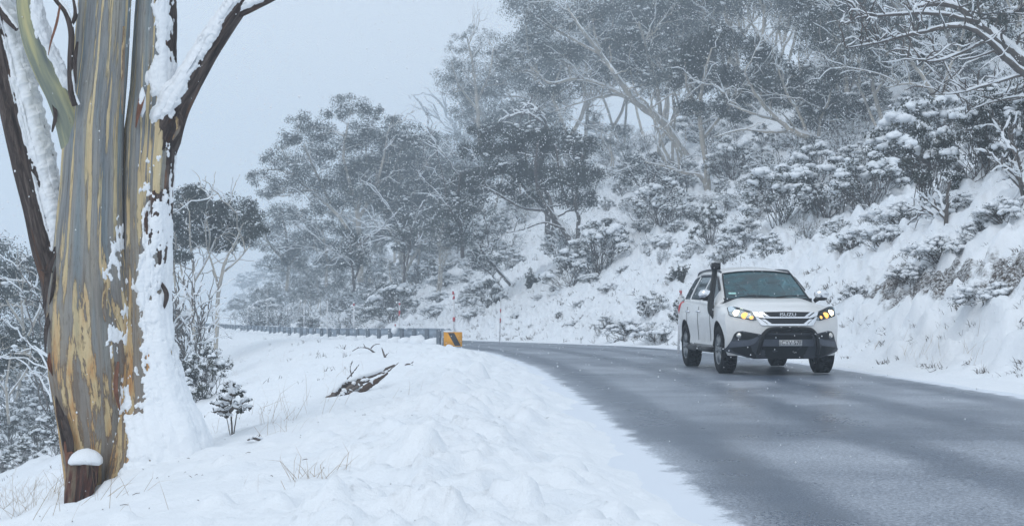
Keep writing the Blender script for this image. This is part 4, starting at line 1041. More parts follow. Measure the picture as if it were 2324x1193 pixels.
def tree_object(name, base, parts, label, group=None, bark='pale_bark', leaf='leaf', cat='tree', rz=0.0, sc=1.0):
    t = empty(name, base, rz, label=label, category=cat)
    if group: t['group'] = group
    t.scale = (sc, sc, sc)
    w, c, s = parts
    link('trunk' if cat == 'tree' else 'stems', w.mesh('trunk') if isinstance(w, MB) else w, M[bark], t)
    if (isinstance(c, MB) and c.n) or not isinstance(c, MB):
        if c is not None: link('crown' if cat == 'tree' else 'leaves', c.mesh('crown', False) if isinstance(c, MB) else c, M[leaf], t)
    if s is not None and (not isinstance(s, MB) or s.n): link('snow_cover', s.mesh('snow_cover') if isinstance(s, MB) else s, M['snow'], t, kind='stuff')
    return t
def copy_tree(src, loc, rz, sc, label, group, flip=False):
    o = src.copy(); COL.objects.link(o); o.location = loc; o.rotation_euler = (0, 0, rz)
    o.scale = sc if isinstance(sc, tuple) else (sc, sc, sc)
    o['label'] = label; o['group'] = group
    for ch in src.children:
        c = ch.copy(); COL.objects.link(c); c.parent = o
    return o

def px_tree(name, base_px, limbs, blobs, label, seed, Y=None, bark='pale_bark', leaf=0.095, dens=0.95, group=None, depth=0.9, bare=0.3, snow_amt=1.0, sink=0.15, rad=None, twigs=7, boughs=6):
    """a tree laid out by where its limbs and leaf masses stand in the photograph, given real depth at its own place"""
    rs = np.random.default_rng(seed + 500)
    b = ground_hit(*base_px) if Y is None else at(base_px[0], base_px[1], Y)
    Yb = b[1]; k = Yb / F_PX
    if Y is not None: b[2] = gz(b[0], b[1])
    L = []
    for path, r in limbs:
        off = 0.0; P = []
        side = (-1 if rs.random() < 0.8 else 1) * depth * 1.25
        for i, (x, y) in enumerate(path):
            P.append(at(x, y, Yb + side * rs.uniform(0.4, 1.0) * (i / max(1, len(path) - 1)) * (1.5 if len(path) > 2 else 0.5)) - b)
        if np.linalg.norm(P[0]) < 1.2: P[0] = P[0] - np.array((0, 0, sink + max(0, P[0][2])))
        L.append((np.array(P), np.array(r) * k))
    B = []
    for x, y, r in blobs:
        rr = r * k * 1.17; c = at(x, y, Yb + rs.normal(0, 1.0) * depth * 1.3) - b
        B.append((c, (rr * rs.uniform(0.95, 1.15), rr * rs.uniform(0.9, 1.2), rr * rs.uniform(0.62, 0.8))))
    return tree_object(name, tuple(b), build_tree(L, B, seed, leaf, dens, bare, snow_amt, twigs=twigs, boughs=boughs), label, group, bark)

px_tree('snow_gum', (1335, 597),
        [([(1335, 597), (1305, 560), (1275, 515), (1235, 470), (1190, 425), (1150, 385), (1120, 350)], (17, 14, 13, 10, 7, 5, 3)),
         ([(1305, 552), (1312, 500), (1305, 460), (1312, 410), (1322, 350)], (9, 8, 7, 5, 3)), ([(1262, 500), (1225, 440), (1215, 380), (1222, 320)], (8, 6, 5, 3)),
         ([(1280, 520), (1235, 505), (1190, 520), (1150, 528)], (5, 4, 3, 2)), ([(1240, 478), (1180, 470), (1130, 440), (1090, 420)], (6, 5, 4, 2)), ([(1290, 470), (1270, 400), (1262, 330)], (6, 5, 3))],
        [(1115, 310, 42), (1160, 330, 50), (1210, 335, 52), (1262, 320, 55), (1312, 345, 45), (1325, 400, 40), (1290, 405, 48), (1235, 400, 50), (1170, 395, 50), (1110, 385, 45), (1075, 345, 32), (1330, 455, 30), (1195, 450, 34), (1135, 440, 32), (1080, 425, 28), (1290, 455, 30)],
        'leaning two-stemmed snow gum alone on the open snow slope', 101, bark='dark_bark', dens=2.4, depth=1.0, boughs=2)
px_tree('snow_gum', (1607, 437),
        [([(1607, 437), (1604, 380), (1592, 310), (1590, 240), (1600, 170), (1615, 110)], (12, 11, 10, 8, 6, 3)), ([(1607, 437), (1590, 402), (1550, 392), (1510, 378), (1465, 368)], (9, 8, 6, 4, 2)),
         ([(1592, 320), (1640, 260), (1690, 200), (1720, 150)], (7, 6, 5, 3)), ([(1545, 392), (1535, 340), (1510, 300), (1480, 285)], (5, 4, 3, 2)), ([(1590, 250), (1560, 200), (1555, 140)], (6, 5, 3))],
        [(1590, 120, 52), (1650, 110, 52), (1710, 125, 48), (1570, 190, 46), (1630, 180, 50), (1690, 190, 50), (1750, 190, 45), (1580, 250, 40), (1650, 250, 38), (1750, 140, 40), (1550, 150, 36), (1630, 75, 34)],
        'tall gum with pale upright trunk and dark crown, above the open snow slope', 102, dens=2.0, boughs=4)
px_tree('snow_gum', (1886, 345),
        [([(1886, 345), (1850, 318), (1800, 298), (1755, 262), (1715, 215), (1690, 165)], (15, 13, 11, 8, 6, 3)), ([(1800, 298), (1740, 300), (1680, 295), (1620, 312)], (6, 5, 3, 2)),
         ([(1840, 315), (1820, 270), (1790, 220), (1770, 170)], (8, 6, 5, 3)), ([(1860, 325), (1860, 280), (1880, 230), (1890, 180)], (7, 6, 4, 3)), ([(1770, 275), (1700, 255), (1650, 235)], (5, 4, 2))],
        [(1780, 225, 50), (1830, 215, 48), (1875, 235, 48), (1910, 265, 40), (1850, 270, 42), (1800, 165, 42), (1725, 205, 38), (1870, 180, 40), (1690, 230, 30)],
        'gum with bent orange-brown trunk leaning over the snowy shrubs', 103, dens=1.9, boughs=5)
px_tree('snow_gum', (1560, 345),
        [([(1560, 345), (1500, 275), (1440, 232), (1400, 175), (1365, 125), (1325, 75), (1290, 20)], (15, 14, 12, 10, 8, 6, 3)), ([(1440, 232), (1380, 200), (1310, 178), (1250, 190), (1215, 160), (1180, 130)], (9, 7, 6, 5, 4, 2)),
         ([(1400, 175), (1360, 110), (1345, 50), (1330, -10)], (7, 6, 4, 2)), ([(1440, 230), (1390, 215), (1320, 232), (1250, 255)], (6, 5, 3, 2)), ([(1500, 275), (1490, 190), (1470, 120), (1450, 50)], (9, 7, 5, 3)), ([(1365, 125), (1300, 90), (1250, 60)], (6, 5, 3))],
        [(1240, 55, 50), (1300, 30, 50), (1370, 30, 50), (1200, 110, 46), (1280, 120, 45), (1420, 90, 50), (1480, 60, 55), (1160, 150, 42), (1350, 100, 40), (1500, 140, 48), (1230, 10, 40), (1440, 10, 45), (1440, 160, 40), (1340, 195, 34), (1260, 215, 36), (1200, 205, 36), (1520, 20, 45)],
        'wide spreading gum with long pale snow-lined limbs, high on the slope', 104, Y=92, dens=1.1, depth=2.0, bare=0.8, boughs=16)
px_tree('snow_gum', (1090, 330),
        [([(1090, 330), (1085, 270), (1080, 200), (1070, 130), (1060, 85)], (9, 8, 6, 4, 2)), ([(1083, 230), (1110, 170), (1120, 110)], (5, 4, 2)), ([(1083, 250), (1040, 190), (1025, 140)], (5, 4, 2)), ([(1080, 200), (1050, 160), (1020, 110)], (4, 3, 2))],
        [(1045, 82, 17), (1078, 70, 16), (1105, 85, 24), (1035, 110, 20), (1075, 115, 30), (1125, 115, 26), (1025, 150, 26), (1070, 160, 38), (1120, 165, 40), (1030, 200, 30), (1090, 215, 40), (1150, 180, 34), (1145, 130, 28)],
        'hazy ridge-top gum with small separate tufts of leaves against the sky', 105, Y=118, dens=0.8, depth=1.6, twigs=5)
px_tree('snow_gum', (818, 640),
        [([(818, 640), (815, 560), (812, 490), (795, 420), (780, 350), (790, 280)], (13, 11, 9, 7, 5, 3)), ([(815, 560), (760, 480), (700, 430), (650, 390), (610, 385)], (8, 7, 5, 4, 2)),
         ([(812, 500), (850, 430), (870, 360), (880, 300)], (7, 6, 4, 2)), ([(760, 480), (720, 400), (690, 330)], (6, 5, 3)), ([(700, 430), (640, 340)], (4, 2)), ([(812, 480), (830, 400), (830, 320)], (6, 4, 2))],
        [(800, 248, 38), (840, 262, 28), (765, 262, 26), (690, 285, 36), (730, 300, 36), (655, 325, 34), (620, 360, 28), (592, 405, 26), (870, 300, 42), (815, 310, 44), (765, 330, 46), (710, 355, 46), (665, 385, 38), (870, 360, 46), (815, 380, 52), (755, 400, 50), (700, 425, 40), (640, 430, 30), (605, 440, 22), (860, 420, 46), (800, 450, 50), (740, 470, 40), (900, 330, 30), (890, 280, 22), (880, 470, 40)],
        'large round-crowned gum beyond the guardrail, its crown clear against the sky', 106, Y=98, dens=1.7, depth=1.4, leaf=0.115, bare=0.6, boughs=12)
px_tree('snow_gum', (650, 660), [([(650, 660), (655, 600), (650, 540), (640, 490)], (7, 6, 5, 3)), ([(652, 610), (690, 550), (700, 510)], (5, 4, 2)), ([(652, 600), (610, 550), (600, 520)], (5, 4, 2))],
        [(640, 480, 34), (680, 490, 34), (610, 510, 32), (650, 525, 36), (700, 525, 30), (600, 550, 30), (640, 570, 34), (690, 560, 32), (620, 600, 28), (670, 600, 28)], 'hazy gum filling the gap left of the round-crowned gum', 131, Y=112, dens=1.4, leaf=0.12)
px_tree('snow_gum', (910, 600), [([(910, 600), (905, 520), (900, 450), (905, 390)], (8, 7, 5, 3)), ([(904, 510), (940, 440), (950, 390)], (5, 4, 2)), ([(904, 520), (870, 460), (860, 430)], (5, 4, 2))],
        [(905, 330, 34), (940, 350, 36), (875, 390, 34), (915, 395, 40), (955, 405, 34), (890, 440, 36), (935, 450, 38), (970, 460, 32), (905, 490, 34), (950, 500, 34), (930, 300, 26), (960, 320, 30)], 'hazy full-crowned gum between the round-crowned gum and the bare dead gum', 132, Y=106, dens=1.35, leaf=0.12)
px_tree('snow_gum', (740, 650), [([(740, 650), (742, 590), (735, 540)], (6, 5, 3)), ([(741, 610), (770, 560), (780, 530)], (4, 3, 2))],
        [(730, 520, 30), (770, 520, 30), (710, 550, 28), (750, 555, 32), (790, 560, 26), (735, 595, 26), (770, 600, 24)], 'low hazy gum under the round-crowned gum', 133, Y=104, dens=1.35, leaf=0.12)
px_tree('snow_gum', (488, 770),
        [([(488, 770), (494, 690), (500, 640), (512, 590), (535, 550), (550, 510)], (9, 8, 7, 5, 4, 2)), ([(497, 660), (485, 610), (470, 560), (465, 500)], (5, 4, 3, 2)), ([(505, 620), (540, 590), (565, 560)], (4, 3, 2)), ([(440, 770), (436, 690), (440, 620), (432, 550), (430, 480)], (8, 7, 6, 4, 2)),
         ([(438, 700), (415, 630), (405, 560)], (5, 4, 2)), ([(400, 770), (402, 690), (395, 610), (400, 540)], (6, 5, 4, 2)), ([(441, 640), (470, 590), (490, 540)], (4, 3, 2))],
        [(430, 440, 32), (410, 465, 38), (450, 470, 40), (490, 475, 40), (530, 478, 38), (560, 495, 30), (575, 525, 26), (470, 510, 44), (425, 510, 44), (520, 515, 44), (555, 540, 30), (400, 545, 40), (445, 550, 38), (500, 550, 36), (398, 590, 30), (380, 500, 36), (540, 505, 34), (480, 540, 34)],
        'pale-stemmed gum with dense flat crown standing behind the leafy shrub beside the big tree', 107, Y=52, dens=3.4, depth=0.9, leaf=0.085, boughs=2)
px_tree('snow_gum', (1050, 585),
        [([(1050, 585), (1045, 520), (1040, 450), (1045, 390)], (8, 7, 5, 3)), ([(1046, 540), (1070, 480), (1080, 420)], (5, 4, 2)), ([(1046, 520), (1015, 460), (1010, 420)], (5, 4, 2))],
        [(1040, 400, 34), (1075, 400, 32), (1020, 430, 34), (1060, 445, 40), (1015, 480, 34), (1050, 495, 38), (1085, 470, 34), (1000, 520, 30), (1040, 540, 30)],
        'dense dark gum close behind the leaning two-stemmed gum', 108, Y=72, dens=1.2, bark='dark_bark')
px_tree('snow_gum', (1165, 648),
        [([(1165, 648), (1140, 625), (1118, 600), (1095, 570), (1085, 545)], (7, 6, 5, 4, 2)), ([(1140, 625), (1110, 618), (1080, 600)], (4, 3, 2))],
        [(1095, 545, 26), (1120, 560, 24), (1085, 580, 26), (1110, 595, 24), (1090, 610, 18)],
        'small crooked gum leaning left low on the slope by the snow poles', 109, dens=1.2, bark='dark_bark', depth=0.5)
px_tree('snow_gum', (1490, 475),
        [([(1490, 475), (1480, 440), (1470, 400), (1465, 365)], (4, 4, 3, 2)), ([(1490, 475), (1500, 430), (1515, 385)], (4, 3, 2)), ([(1485, 470), (1455, 430), (1435, 395)], (4, 3, 2)), ([(1490, 470), (1480, 420), (1500, 370)], (3, 3, 2)), ([(1495, 475), (1525, 430), (1535, 400)], (3, 3, 2))],
        [(1440, 385, 28), (1470, 360, 28), (1500, 375, 28), (1425, 410, 22), (1465, 400, 28), (1505, 405, 26), (1535, 385, 20)],
        'small many-stemmed gum with dark bushy top, uphill of the leaning gum', 110, dens=1.2, bark='dark_bark', depth=0.6)
px_tree('snow_gum', (805, 660), [([(805, 660), (800, 610), (795, 560)], (6, 5, 3)), ([(803, 640), (820, 590), (825, 550)], (4, 3, 2))],
        [(795, 535, 28), (820, 550, 26), (790, 570, 28), (818, 585, 26), (800, 605, 22)], 'dark bushy young gum standing among snowy shrubs beyond the guardrail', 111, Y=78, dens=1.3, bark='dark_bark', depth=0.6)
px_tree('snow_gum', (918, 640), [([(918, 640), (917, 580), (915, 520)], (5, 4, 2)), ([(918, 620), (930, 570), (932, 540)], (3, 3, 2))],
        [(912, 495, 22), (925, 515, 24), (905, 530, 24), (925, 550, 24), (910, 565, 20)], 'slim dark young gum on the slope above the red-banded poles', 112, Y=76, dens=1.3, bark='dark_bark', depth=0.5)
# right-hand side
px_tree('snow_gum', (2010, 330), [([(2010, 330), (2000, 270), (1985, 215), (1975, 150), (1970, 80)], (11, 10, 8, 6, 3)), ([(1995, 260), (1950, 200), (1925, 150)], (6, 5, 3)), ([(1985, 215), (2020, 160), (2040, 100)], (6, 5, 3))],
        [(1930, 110, 48), (1985, 100, 50), (2040, 110, 46), (1960, 160, 46), (1905, 170, 42), (2010, 165, 42), (1890, 90, 44), (2060, 60, 46), (1980, 50, 46), (1920, 45, 46)],
        'gum with single straight trunk and dark crown, right of the bent gum', 113, Y=62, dens=1.1)
px_tree('snow_gum', (2170, 330), [([(2170, 330), (2140, 260), (2110, 200), (2070, 140), (2050, 80)], (12, 11, 9, 6, 3)), ([(2130, 240), (2150, 170), (2180, 100), (2190, 40)], (8, 6, 5, 3)), ([(2110, 200), (2060, 190), (2010, 200)], (5, 4, 2))],
        [(2080, 70, 50), (2140, 50, 52), (2200, 50, 50), (2120, 130, 44), (2190, 130, 44), (2250, 80, 50), (2300, 40, 50), (2060, 120, 40)],
        'gum with reddish leaning trunk under the overhanging snowy boughs', 114, Y=56, dens=0.9)
px_tree('snow_gum', (2560, 520), [([(2560, 520), (2460, 330), (2360, 180), (2290, 110), (2220, 50), (2150, 10), (2060, 20)], (34, 30, 24, 18, 14, 10, 5)), ([(2380, 205), (2300, 150), (2240, 90), (2180, 60), (2080, 75), (2000, 95), (1920, 110)], (16, 13, 11, 9, 7, 5, 2)),
         ([(2220, 50), (2120, 30), (2020, 35), (1950, 40), (1915, 55)], (8, 7, 6, 4, 2)), ([(2260, 80), (2180, 120), (2120, 140), (2060, 130)], (7, 6, 4, 2)), ([(2340, 165), (2250, 190), (2180, 210), (2110, 215)], (7, 6, 4, 2)), ([(2400, 240), (2330, 220), (2260, 230), (2200, 250)], (7, 6, 4, 2)), ([(2470, 340), (2420, 200), (2380, 60), (2350, -60)], (18, 14, 9, 4))],
        [(2010, 90, 20), (2090, 130, 20), (2200, 90, 22), (2280, 40, 44), (2230, 0, 46), (2340, 20, 50), (1950, 75, 14), (2150, 70, 20), (2250, 215, 22), (2330, 100, 30), (2380, 0, 60)],
        'big gum at the right edge with thick snow-topped boughs reaching over the bank', 115, Y=31, dens=0.8, depth=1.3, leaf=0.08, bare=0.9, snow_amt=1.0, bark='dark_bark', boughs=2)
# bare dead tree with a fan of snow-lined branches
def fan(base_px, Y, ends, label, seed, r0=8, name='dead_tree', group=None, cat='tree', trunk=True, nt=14):
    rs = np.random.default_rng(seed); b = at(base_px[0], base_px[1], Y); b[2] = gz(b[0], b[1]); k = Y / F_PX
    w, s = MB(), MB()
    for (x, y) in ends:
        e = at(x, y, Y + rs.normal(0, 1.0)) - b; a = at(base_px[0] + rs.normal(0, 4), base_px[1] - rs.uniform(5, 40), Y) - b
        if trunk and a[2] > 0.6: w.tube(wob((0, 0, -0.2), a, 6, rs, 0.3), np.linspace(r0, r0 * .7, 6) * k, 6)
        else: a = np.array((rs.normal(0, .1), rs.normal(0, .1), -0.1))
        Q = wob(a, e, 14, rs, 0.28, 0.14); rr = np.linspace(r0 * .6, 1.6, 14) * k; w.tube(Q, rr, 6); snow_on(s, Q, rr, rs, 0.95, 1.0)
        for _ in range(nt):
            i = rs.integers(3, 13); d = (Q[-1] - Q[4]); d = d / np.linalg.norm(d) + rs.normal(0, 0.55, 3); d /= np.linalg.norm(d)
            W = wob(Q[i], Q[i] + d * rs.uniform(0.25, 0.6) * np.linalg.norm(Q[-1] - Q[0]) * 0.6, 7, rs, 0.35, 0.1); r1 = np.linspace(min(2.4, r0 * .4), .7, 7) * k
            w.tube(W, r1, 4, False); snow_on(s, W, r1, rs, 0.95, 1.2, 4)
    return tree_object(name, tuple(b), (w, MB(), s), label, group, 'dark_bark', cat=cat)
fan((1108, 385), float(ground_hit(1108, 385)[1]), [(955, 300), (965, 260), (1000, 235), (1050, 225), (1085, 210), (1120, 215), (940, 340), (1010, 290), (1060, 280)], 'bare dead gum with a fan of white snow-lined branches', 201, 6, trunk=False, nt=18)
fan((1240, 300), 88, [(1180, 245), (1215, 255), (1150, 270)], 'small bare tree half hidden under the spreading gum', 202, 6)
fan((430, 800), 40, [(385, 650), (400, 690), (420, 650), (450, 670), (470, 690), (385, 720), (410, 740), (440, 650), (480, 680), (375, 680), (495, 720)], 'bare snow-lined saplings growing in a clump just beside the big tree', 203, 3, trunk=False)
fan((2150, 470), 31, [(2060, 480), (2085, 445), (2120, 425), (2160, 410), (2060, 510), (2100, 495)], 'fallen bough heavy with snow sticking out of the right-hand bank', 204, 9, 'fallen_bough', cat='branch', trunk=False, nt=5)
fan((2335, 400), 29, [(2240, 340), (2260, 300), (2280, 380), (2250, 365), (2300, 280)], 'snow-covered bare branch poking in at the right edge', 205, 8, 'bare_bough', cat='branch', trunk=False, nt=7)
fan((150, 860), 34, [(60, 770), (85, 800), (70, 840)], 'bare snow-lined tree behind the left foot of the big gum', 206, 3, trunk=False, nt=6)
fan((120, 740), 46, [(40, 660), (70, 650), (90, 680)], 'bare hazy tree under the dark crowns at the left edge', 207, 3, trunk=False, nt=6)
# left background
px_tree('snow_gum', (60, 860), [([(60, 860), (55, 780), (50, 700), (45, 640)], (7, 6, 5, 3)), ([(55, 780), (90, 700), (95, 640)], (5, 4, 2)), ([(52, 740), (15, 680), (0, 640)], (5, 4, 2))],
        [(50, 610, 34), (90, 625, 30), (10, 625, 34), (70, 650, 34), (25, 665, 36), (-25, 650, 34), (110, 655, 26), (-10, 690, 30), (85, 690, 26)], 'dark-crowned gum at the left edge behind the big tree', 120, Y=48, dens=2.6, leaf=0.09, boughs=2)
px_tree('snow_gum', (20, 960), [([(20, 960), (15, 880), (25, 800)], (6, 5, 3)), ([(18, 900), (60, 840), (70, 800)], (4, 3, 2)), ([(18, 900), (-20, 830)], (4, 2))],
        [(20, 770, 36), (65, 785, 32), (-20, 790, 34), (45, 820, 34), (90, 820, 26), (0, 835, 32)], 'low bushy gum below the dark-crowned gum at the left edge', 121, Y=38, dens=2.4, leaf=0.08, boughs=1)

# prototypes for the forest behind
def proto_gum(seed, H, lean):
    rs = np.random.default_rng(seed); limbs, blobs = [], []
    ns = rs.integers(2, 4)
    for s in range(ns):
        a = rs.uniform(-1, 1) * 1.1; top = np.array((lean * H * rs.uniform(.3, 1.0) + math.sin(a) * H * .22, rs.normal(0, .16) * H, H * rs.uniform(.72, .95)))
        P = wob((rs.normal(0, .12), rs.normal(0, .12), -0.4), top, 6, rs, 0.35, 0.05); r0 = H * rs.uniform(.016, .024)
        limbs.append((P, (r0, r0 * .8, r0 * .5, r0 * .2)))
        for _ in range(3):
            i = rs.integers(2, 5); e = P[i] + np.array((rs.normal(lean * .5, .22) * H, rs.normal(0, .2) * H, rs.uniform(.12, .34) * H))
            limbs.append((wob(P[i], e, 5, rs, .4, .05), (r0 * .5, r0 * .4, r0 * .15)))
            blobs.append((e, H * rs.uniform(.09, .13)))
        blobs.append((top, H * rs.uniform(.10, .13)))
    for _ in range(9):
        a = rs.random() * 6.28; rr = H * .36 * rs.random() ** .5
        blobs.append((np.array((lean * H * .6 + rr * math.cos(a), rr * math.sin(a), H * rs.uniform(.55, .96) - .25 * rr)), H * rs.uniform(.085, .125)))
    B = [(c, (r * 1.15, r * 1.1, r * .72)) for c, r in blobs]
    return build_tree(limbs, B, seed, 0.12, 0.95, 0.5, 1.1, 4, 5, boughs=9)
forest = []
for k, (sd, H, ln) in enumerate(((301, 9.5, -0.18), (302, 11, -0.10), (303, 8, -0.28), (304, 12.5, -0.05), (305, 7.0, -0.2))):
    t = tree_object('snow_gum', (0, 0, -80), proto_gum(sd, H, ln), 'x', 'x', ('pale_bark', 'pale_bark', 'dark_bark')[k % 3]); forest.append(t)
FG = {0: ('gum in the haze-grey forest on the upper slope', 'gums of the forest on the upper slope'),
      1: ('faint gum of the far slope beyond the round-crowned gum', 'faint gums of the far slope'),
      2: ('gum in the valley below the road at the left edge', 'gums in the valley at the left')}
fr = np.random.default_rng(77); used = set()
def place_forest(px, Y, sc, g, s_over=None):
    x = (px - CX) / F_PX * Y; k = int(fr.integers(len(forest)))
    loc = (x, Y, gz(x, Y) - 0.1); rz = fr.uniform(-0.6, 0.6) + (math.pi if fr.random() < 0.25 else 0); s = sc * fr.uniform(.88, 1.15)
    sc3 = (s * fr.uniform(.9, 1.15), s, s * fr.uniform(.92, 1.1))
    if k not in used:
        used.add(k); t = forest[k]; t.location = loc; t.rotation_euler = (0, 0, rz); t.scale = sc3; t['label'] = FG[g][0]; t['group'] = FG[g][1]
    else: copy_tree(forest[k], loc, rz, sc3, *FG[g])
for px, Y, sc in ((1180, 128, 1.2), (1250, 135, 1.25), (1330, 128, 1.2), (1420, 132, 1.2), (1500, 118, 1.15), (1580, 108, 1.05), (1660, 104, 1.1), (1740, 96, 1.05), (1830, 88, 1.0), (1920, 84, 1.0), (2000, 78, 1.0), (2090, 72, 1.0), (2200, 68, 1.0), (2290, 62, 1.0), (2360, 54, 1.0),
                  (1120, 142, 1.2), (1200, 112, .85), (1390, 106, .7), (1530, 92, .75), (1940, 70, .7), (1010, 112, .8), (960, 118, .9), (1640, 122, 1.3), (1780, 112, 1.3), (1900, 100, 1.2), (2060, 92, 1.2), (2220, 84, 1.2), (1470, 150, 1.4), (1290, 150, 1.4), (2310, 76, 1.1), (1700, 118, 1.2)):
    place_forest(px, Y, sc, 0)
for px, Y, sc in ((1010, 135, 1.05), (950, 145, 1.0), (900, 140, 0.85), (870, 155, .9), (820, 150, .65), (760, 150, .5), (700, 155, .5), (640, 160, .45), (930, 118, .6), (600, 170, .5), (680, 130, .35), (560, 185, .45), (740, 120, .4), (620, 130, .4), (660, 145, .5), (720, 135, .5), (780, 130, .55), (840, 125, .6), (890, 112, .6), (570, 150, .4), (530, 165, .4), (800, 110, .4), (860, 104, .45), (950, 104, .6), (990, 92, .5)):
    place_forest(px, Y, sc, 1)
for px, Y, sc in ((-60, 60, .8), (-120, 50, .8), (40, 70, .75), (130, 62, .65), (200, 75, .6), (-200, 66, .9)):
    place_forest(px, Y, sc, 2)

# ---------------------------------------------------------------- shrubs
def build_shrub(seed, R, H, snow=1.0, leaf=0.07, style='round', dens=1.0):
    rs = np.random.default_rng(seed); w, l, s = MB(), MB(), MB()
    n = int(12 + 4 * R) if style == 'spiky' else int(30 + 10 * R)
    for k in range(n):
        a = rs.random() * 6.28; rr = R * rs.random() ** 0.55; hmax = H * (1 - 0.75 * (rr / R) ** 2.2)
        e = np.array((rr * math.cos(a), rr * math.sin(a), hmax * (1 - 0.55 * rs.random() ** 2.2))); b = np.array((rs.normal(0, .14 * R), rs.normal(0, .14 * R), -0.15))
        if style == 'spiky':
            for _ in range(6):
                e2 = e * rs.uniform(.55, 1.15) + rs.normal(0, .10 * R, 3); Q = wob(b, e2, 7, rs, .15, .02); w.tube(Q, np.linspace(.014, .005, 7), 4, False)
                leaves(l, Q[2:], np.full(5, .05), int(50 * dens), leaf, rs, -0.9)
                if rs.random() < .5 * snow: snow_on(s, Q[3:], .012, rs, .6, 1.2, 4)
            continue
        Q = wob(b, e, 8, rs, .28, .03); r0 = rs.uniform(.009, .018) * (0.5 + .4 * R); rr_ = np.linspace(r0, r0 * .35, 8)
        w.tube(Q, rr_, 4, False)
        if rs.random() < .4: snow_on(s, Q, rr_, rs, .6, 1.0, 4)
        cr = R * rs.uniform(.12, .21)
        cl = e + rs.normal(0, .5, (5, 3)) * cr * np.array((1, 1, .7))
        for c in cl[:4]: w.tube(wob(Q[int(rs.integers(3, 7))], c, 5, rs, .3), np.linspace(r0 * .45, .003, 5), 3, False)
        leaves(l, cl, np.full(5, cr * .85), int(dens * 330 * cr * cr / (leaf * leaf) * .055 + 25), leaf, rs, 0.1)
        if rs.random() < .60 * snow * (0.35 + .65 * e[2] / H):
            big_ = rs.uniform(.8, 1.25) * cr
            for _ in range(int(rs.integers(6, 10))):
                u = rs.normal(0, 1, 3); u[2] = abs(u[2]) * .8 + .15; u /= np.linalg.norm(u); q = rs.uniform(.32, .58) * big_
                blob(s, e + u * big_ * np.array((.85, .85, .6)) + np.array((0, 0, .1 * cr)), (q * 1.1, q * 1.1, q * .85), 1, 0.4, int(rs.integers(999)), 0.1)
        nd = int(26 * snow); leaves(s, cl + np.array((0, 0, .3 * cr)), np.full(5, cr * .8), nd, leaf, rs, 0.0)
    return w, l, s
def build_twiggy(seed, R, H, snow=1.0):
    rs = np.random.default_rng(seed); w, l, s = MB(), MB(), MB()
    for k in range(20):
        a = rs.random() * 6.28; rr = R * rs.random() ** .5
        e = np.array((rr * math.cos(a), rr * math.sin(a), H * (1 - .55 * (rr / R) ** 2) * rs.uniform(.7, 1.05))); b = np.array((rs.normal(0, .12 * R), rs.normal(0, .12 * R), -.15))
        Q = wob(b, e, 10, rs, .25, .05); r_ = np.linspace(.016, .006, 10) * (.5 + .5 * H); w.tube(Q, r_, 4, False); snow_on(s, Q, r_, rs, .8 * snow, 1.2, 4)
        for _ in range(8):
            i = rs.integers(3, 10); d_ = e / np.linalg.norm(e) + rs.normal(0, .6, 3); d_ /= np.linalg.norm(d_)
            W = wob(Q[i], Q[i] + d_ * H * rs.uniform(.15, .38), 6, rs, .3, .05); r1 = np.linspace(.007, .0035, 6) * (.5 + .5 * H)
            w.tube(W, r1, 3, False); snow_on(s, W, r1, rs, .85 * snow, 1.3, 4)
            leaves(l, W[2:], np.full(4, .06 * H), int(rs.integers(3, 11)), .06, rs, 0)
    return w, l, s
protos = {}
for sd, R, H in ((421, .9, 1.4), (422, 1.1, 1.2), (423, .7, 1.6)):
    w, l, s = build_twiggy(sd, R, H); protos.setdefault('twiggy', []).append(((w.mesh('stems'), l.mesh('leaves', False), s.mesh('snow_cover')), H, R))
for k, (kind, sd, R, H, sn_, st, lf, dn) in enumerate((('heavy', 401, .9, 1.6, 1.7, 'round', .07, .55), ('heavy', 402, 1.0, 1.5, 1.9, 'round', .07, .5), ('heavy', 403, .75, 1.4, 1.6, 'round', .065, .55), ('leafy', 404, .85, 1.7, .7, 'round', .07, 1.3), ('leafy', 405, 1.0, 1.6, 1.0, 'round', .07, 1.1), ('low', 406, .7, .6, 2.4, 'round', .04, .18), ('low', 407, .8, .6, 2.2, 'round', .04, .2), ('spiky', 408, .6, .9, .6, 'spiky', .06, 1.0), ('spiky', 409, .45, .7, .5, 'spiky', .05, 1.0), ('low', 410, .5, .65, 1.7, 'round', .04, .35))):
    w, l, s = build_shrub(sd, R, H, sn_, lf, st, dn)
    protos.setdefault(kind, []).append(((w.mesh('stems'), l.mesh('leaves', False), s.mesh('snow_cover')), H, R))
sr2 = np.random.default_rng(55)
def shrub(kind, px, py, hpx, label, group=None, Y=None, wide=1.0, k=None, name=None):
    if Y is None: b = ground_hit(px, py)
    else:
        x = (px - CX) / F_PX * Y; b = np.array((x, Y, gz(x, Y)))
    pr = protos[kind]; pm, H, R = pr[int(sr2.integers(len(pr))) if k is None else k]
    sc = hpx * b[1] / F_PX / (H * 1.12)
    t = tree_object(name or ('spiky_shrub' if kind == 'spiky' else 'snowy_shrub'), (b[0], b[1], b[2] - 0.05), pm, label, group, 'twig', 'leaf_shrub', 'shrub', sr2.uniform(0, 6.28), 1.0)
    t.scale = (sc * wide, sc * wide, sc); return t
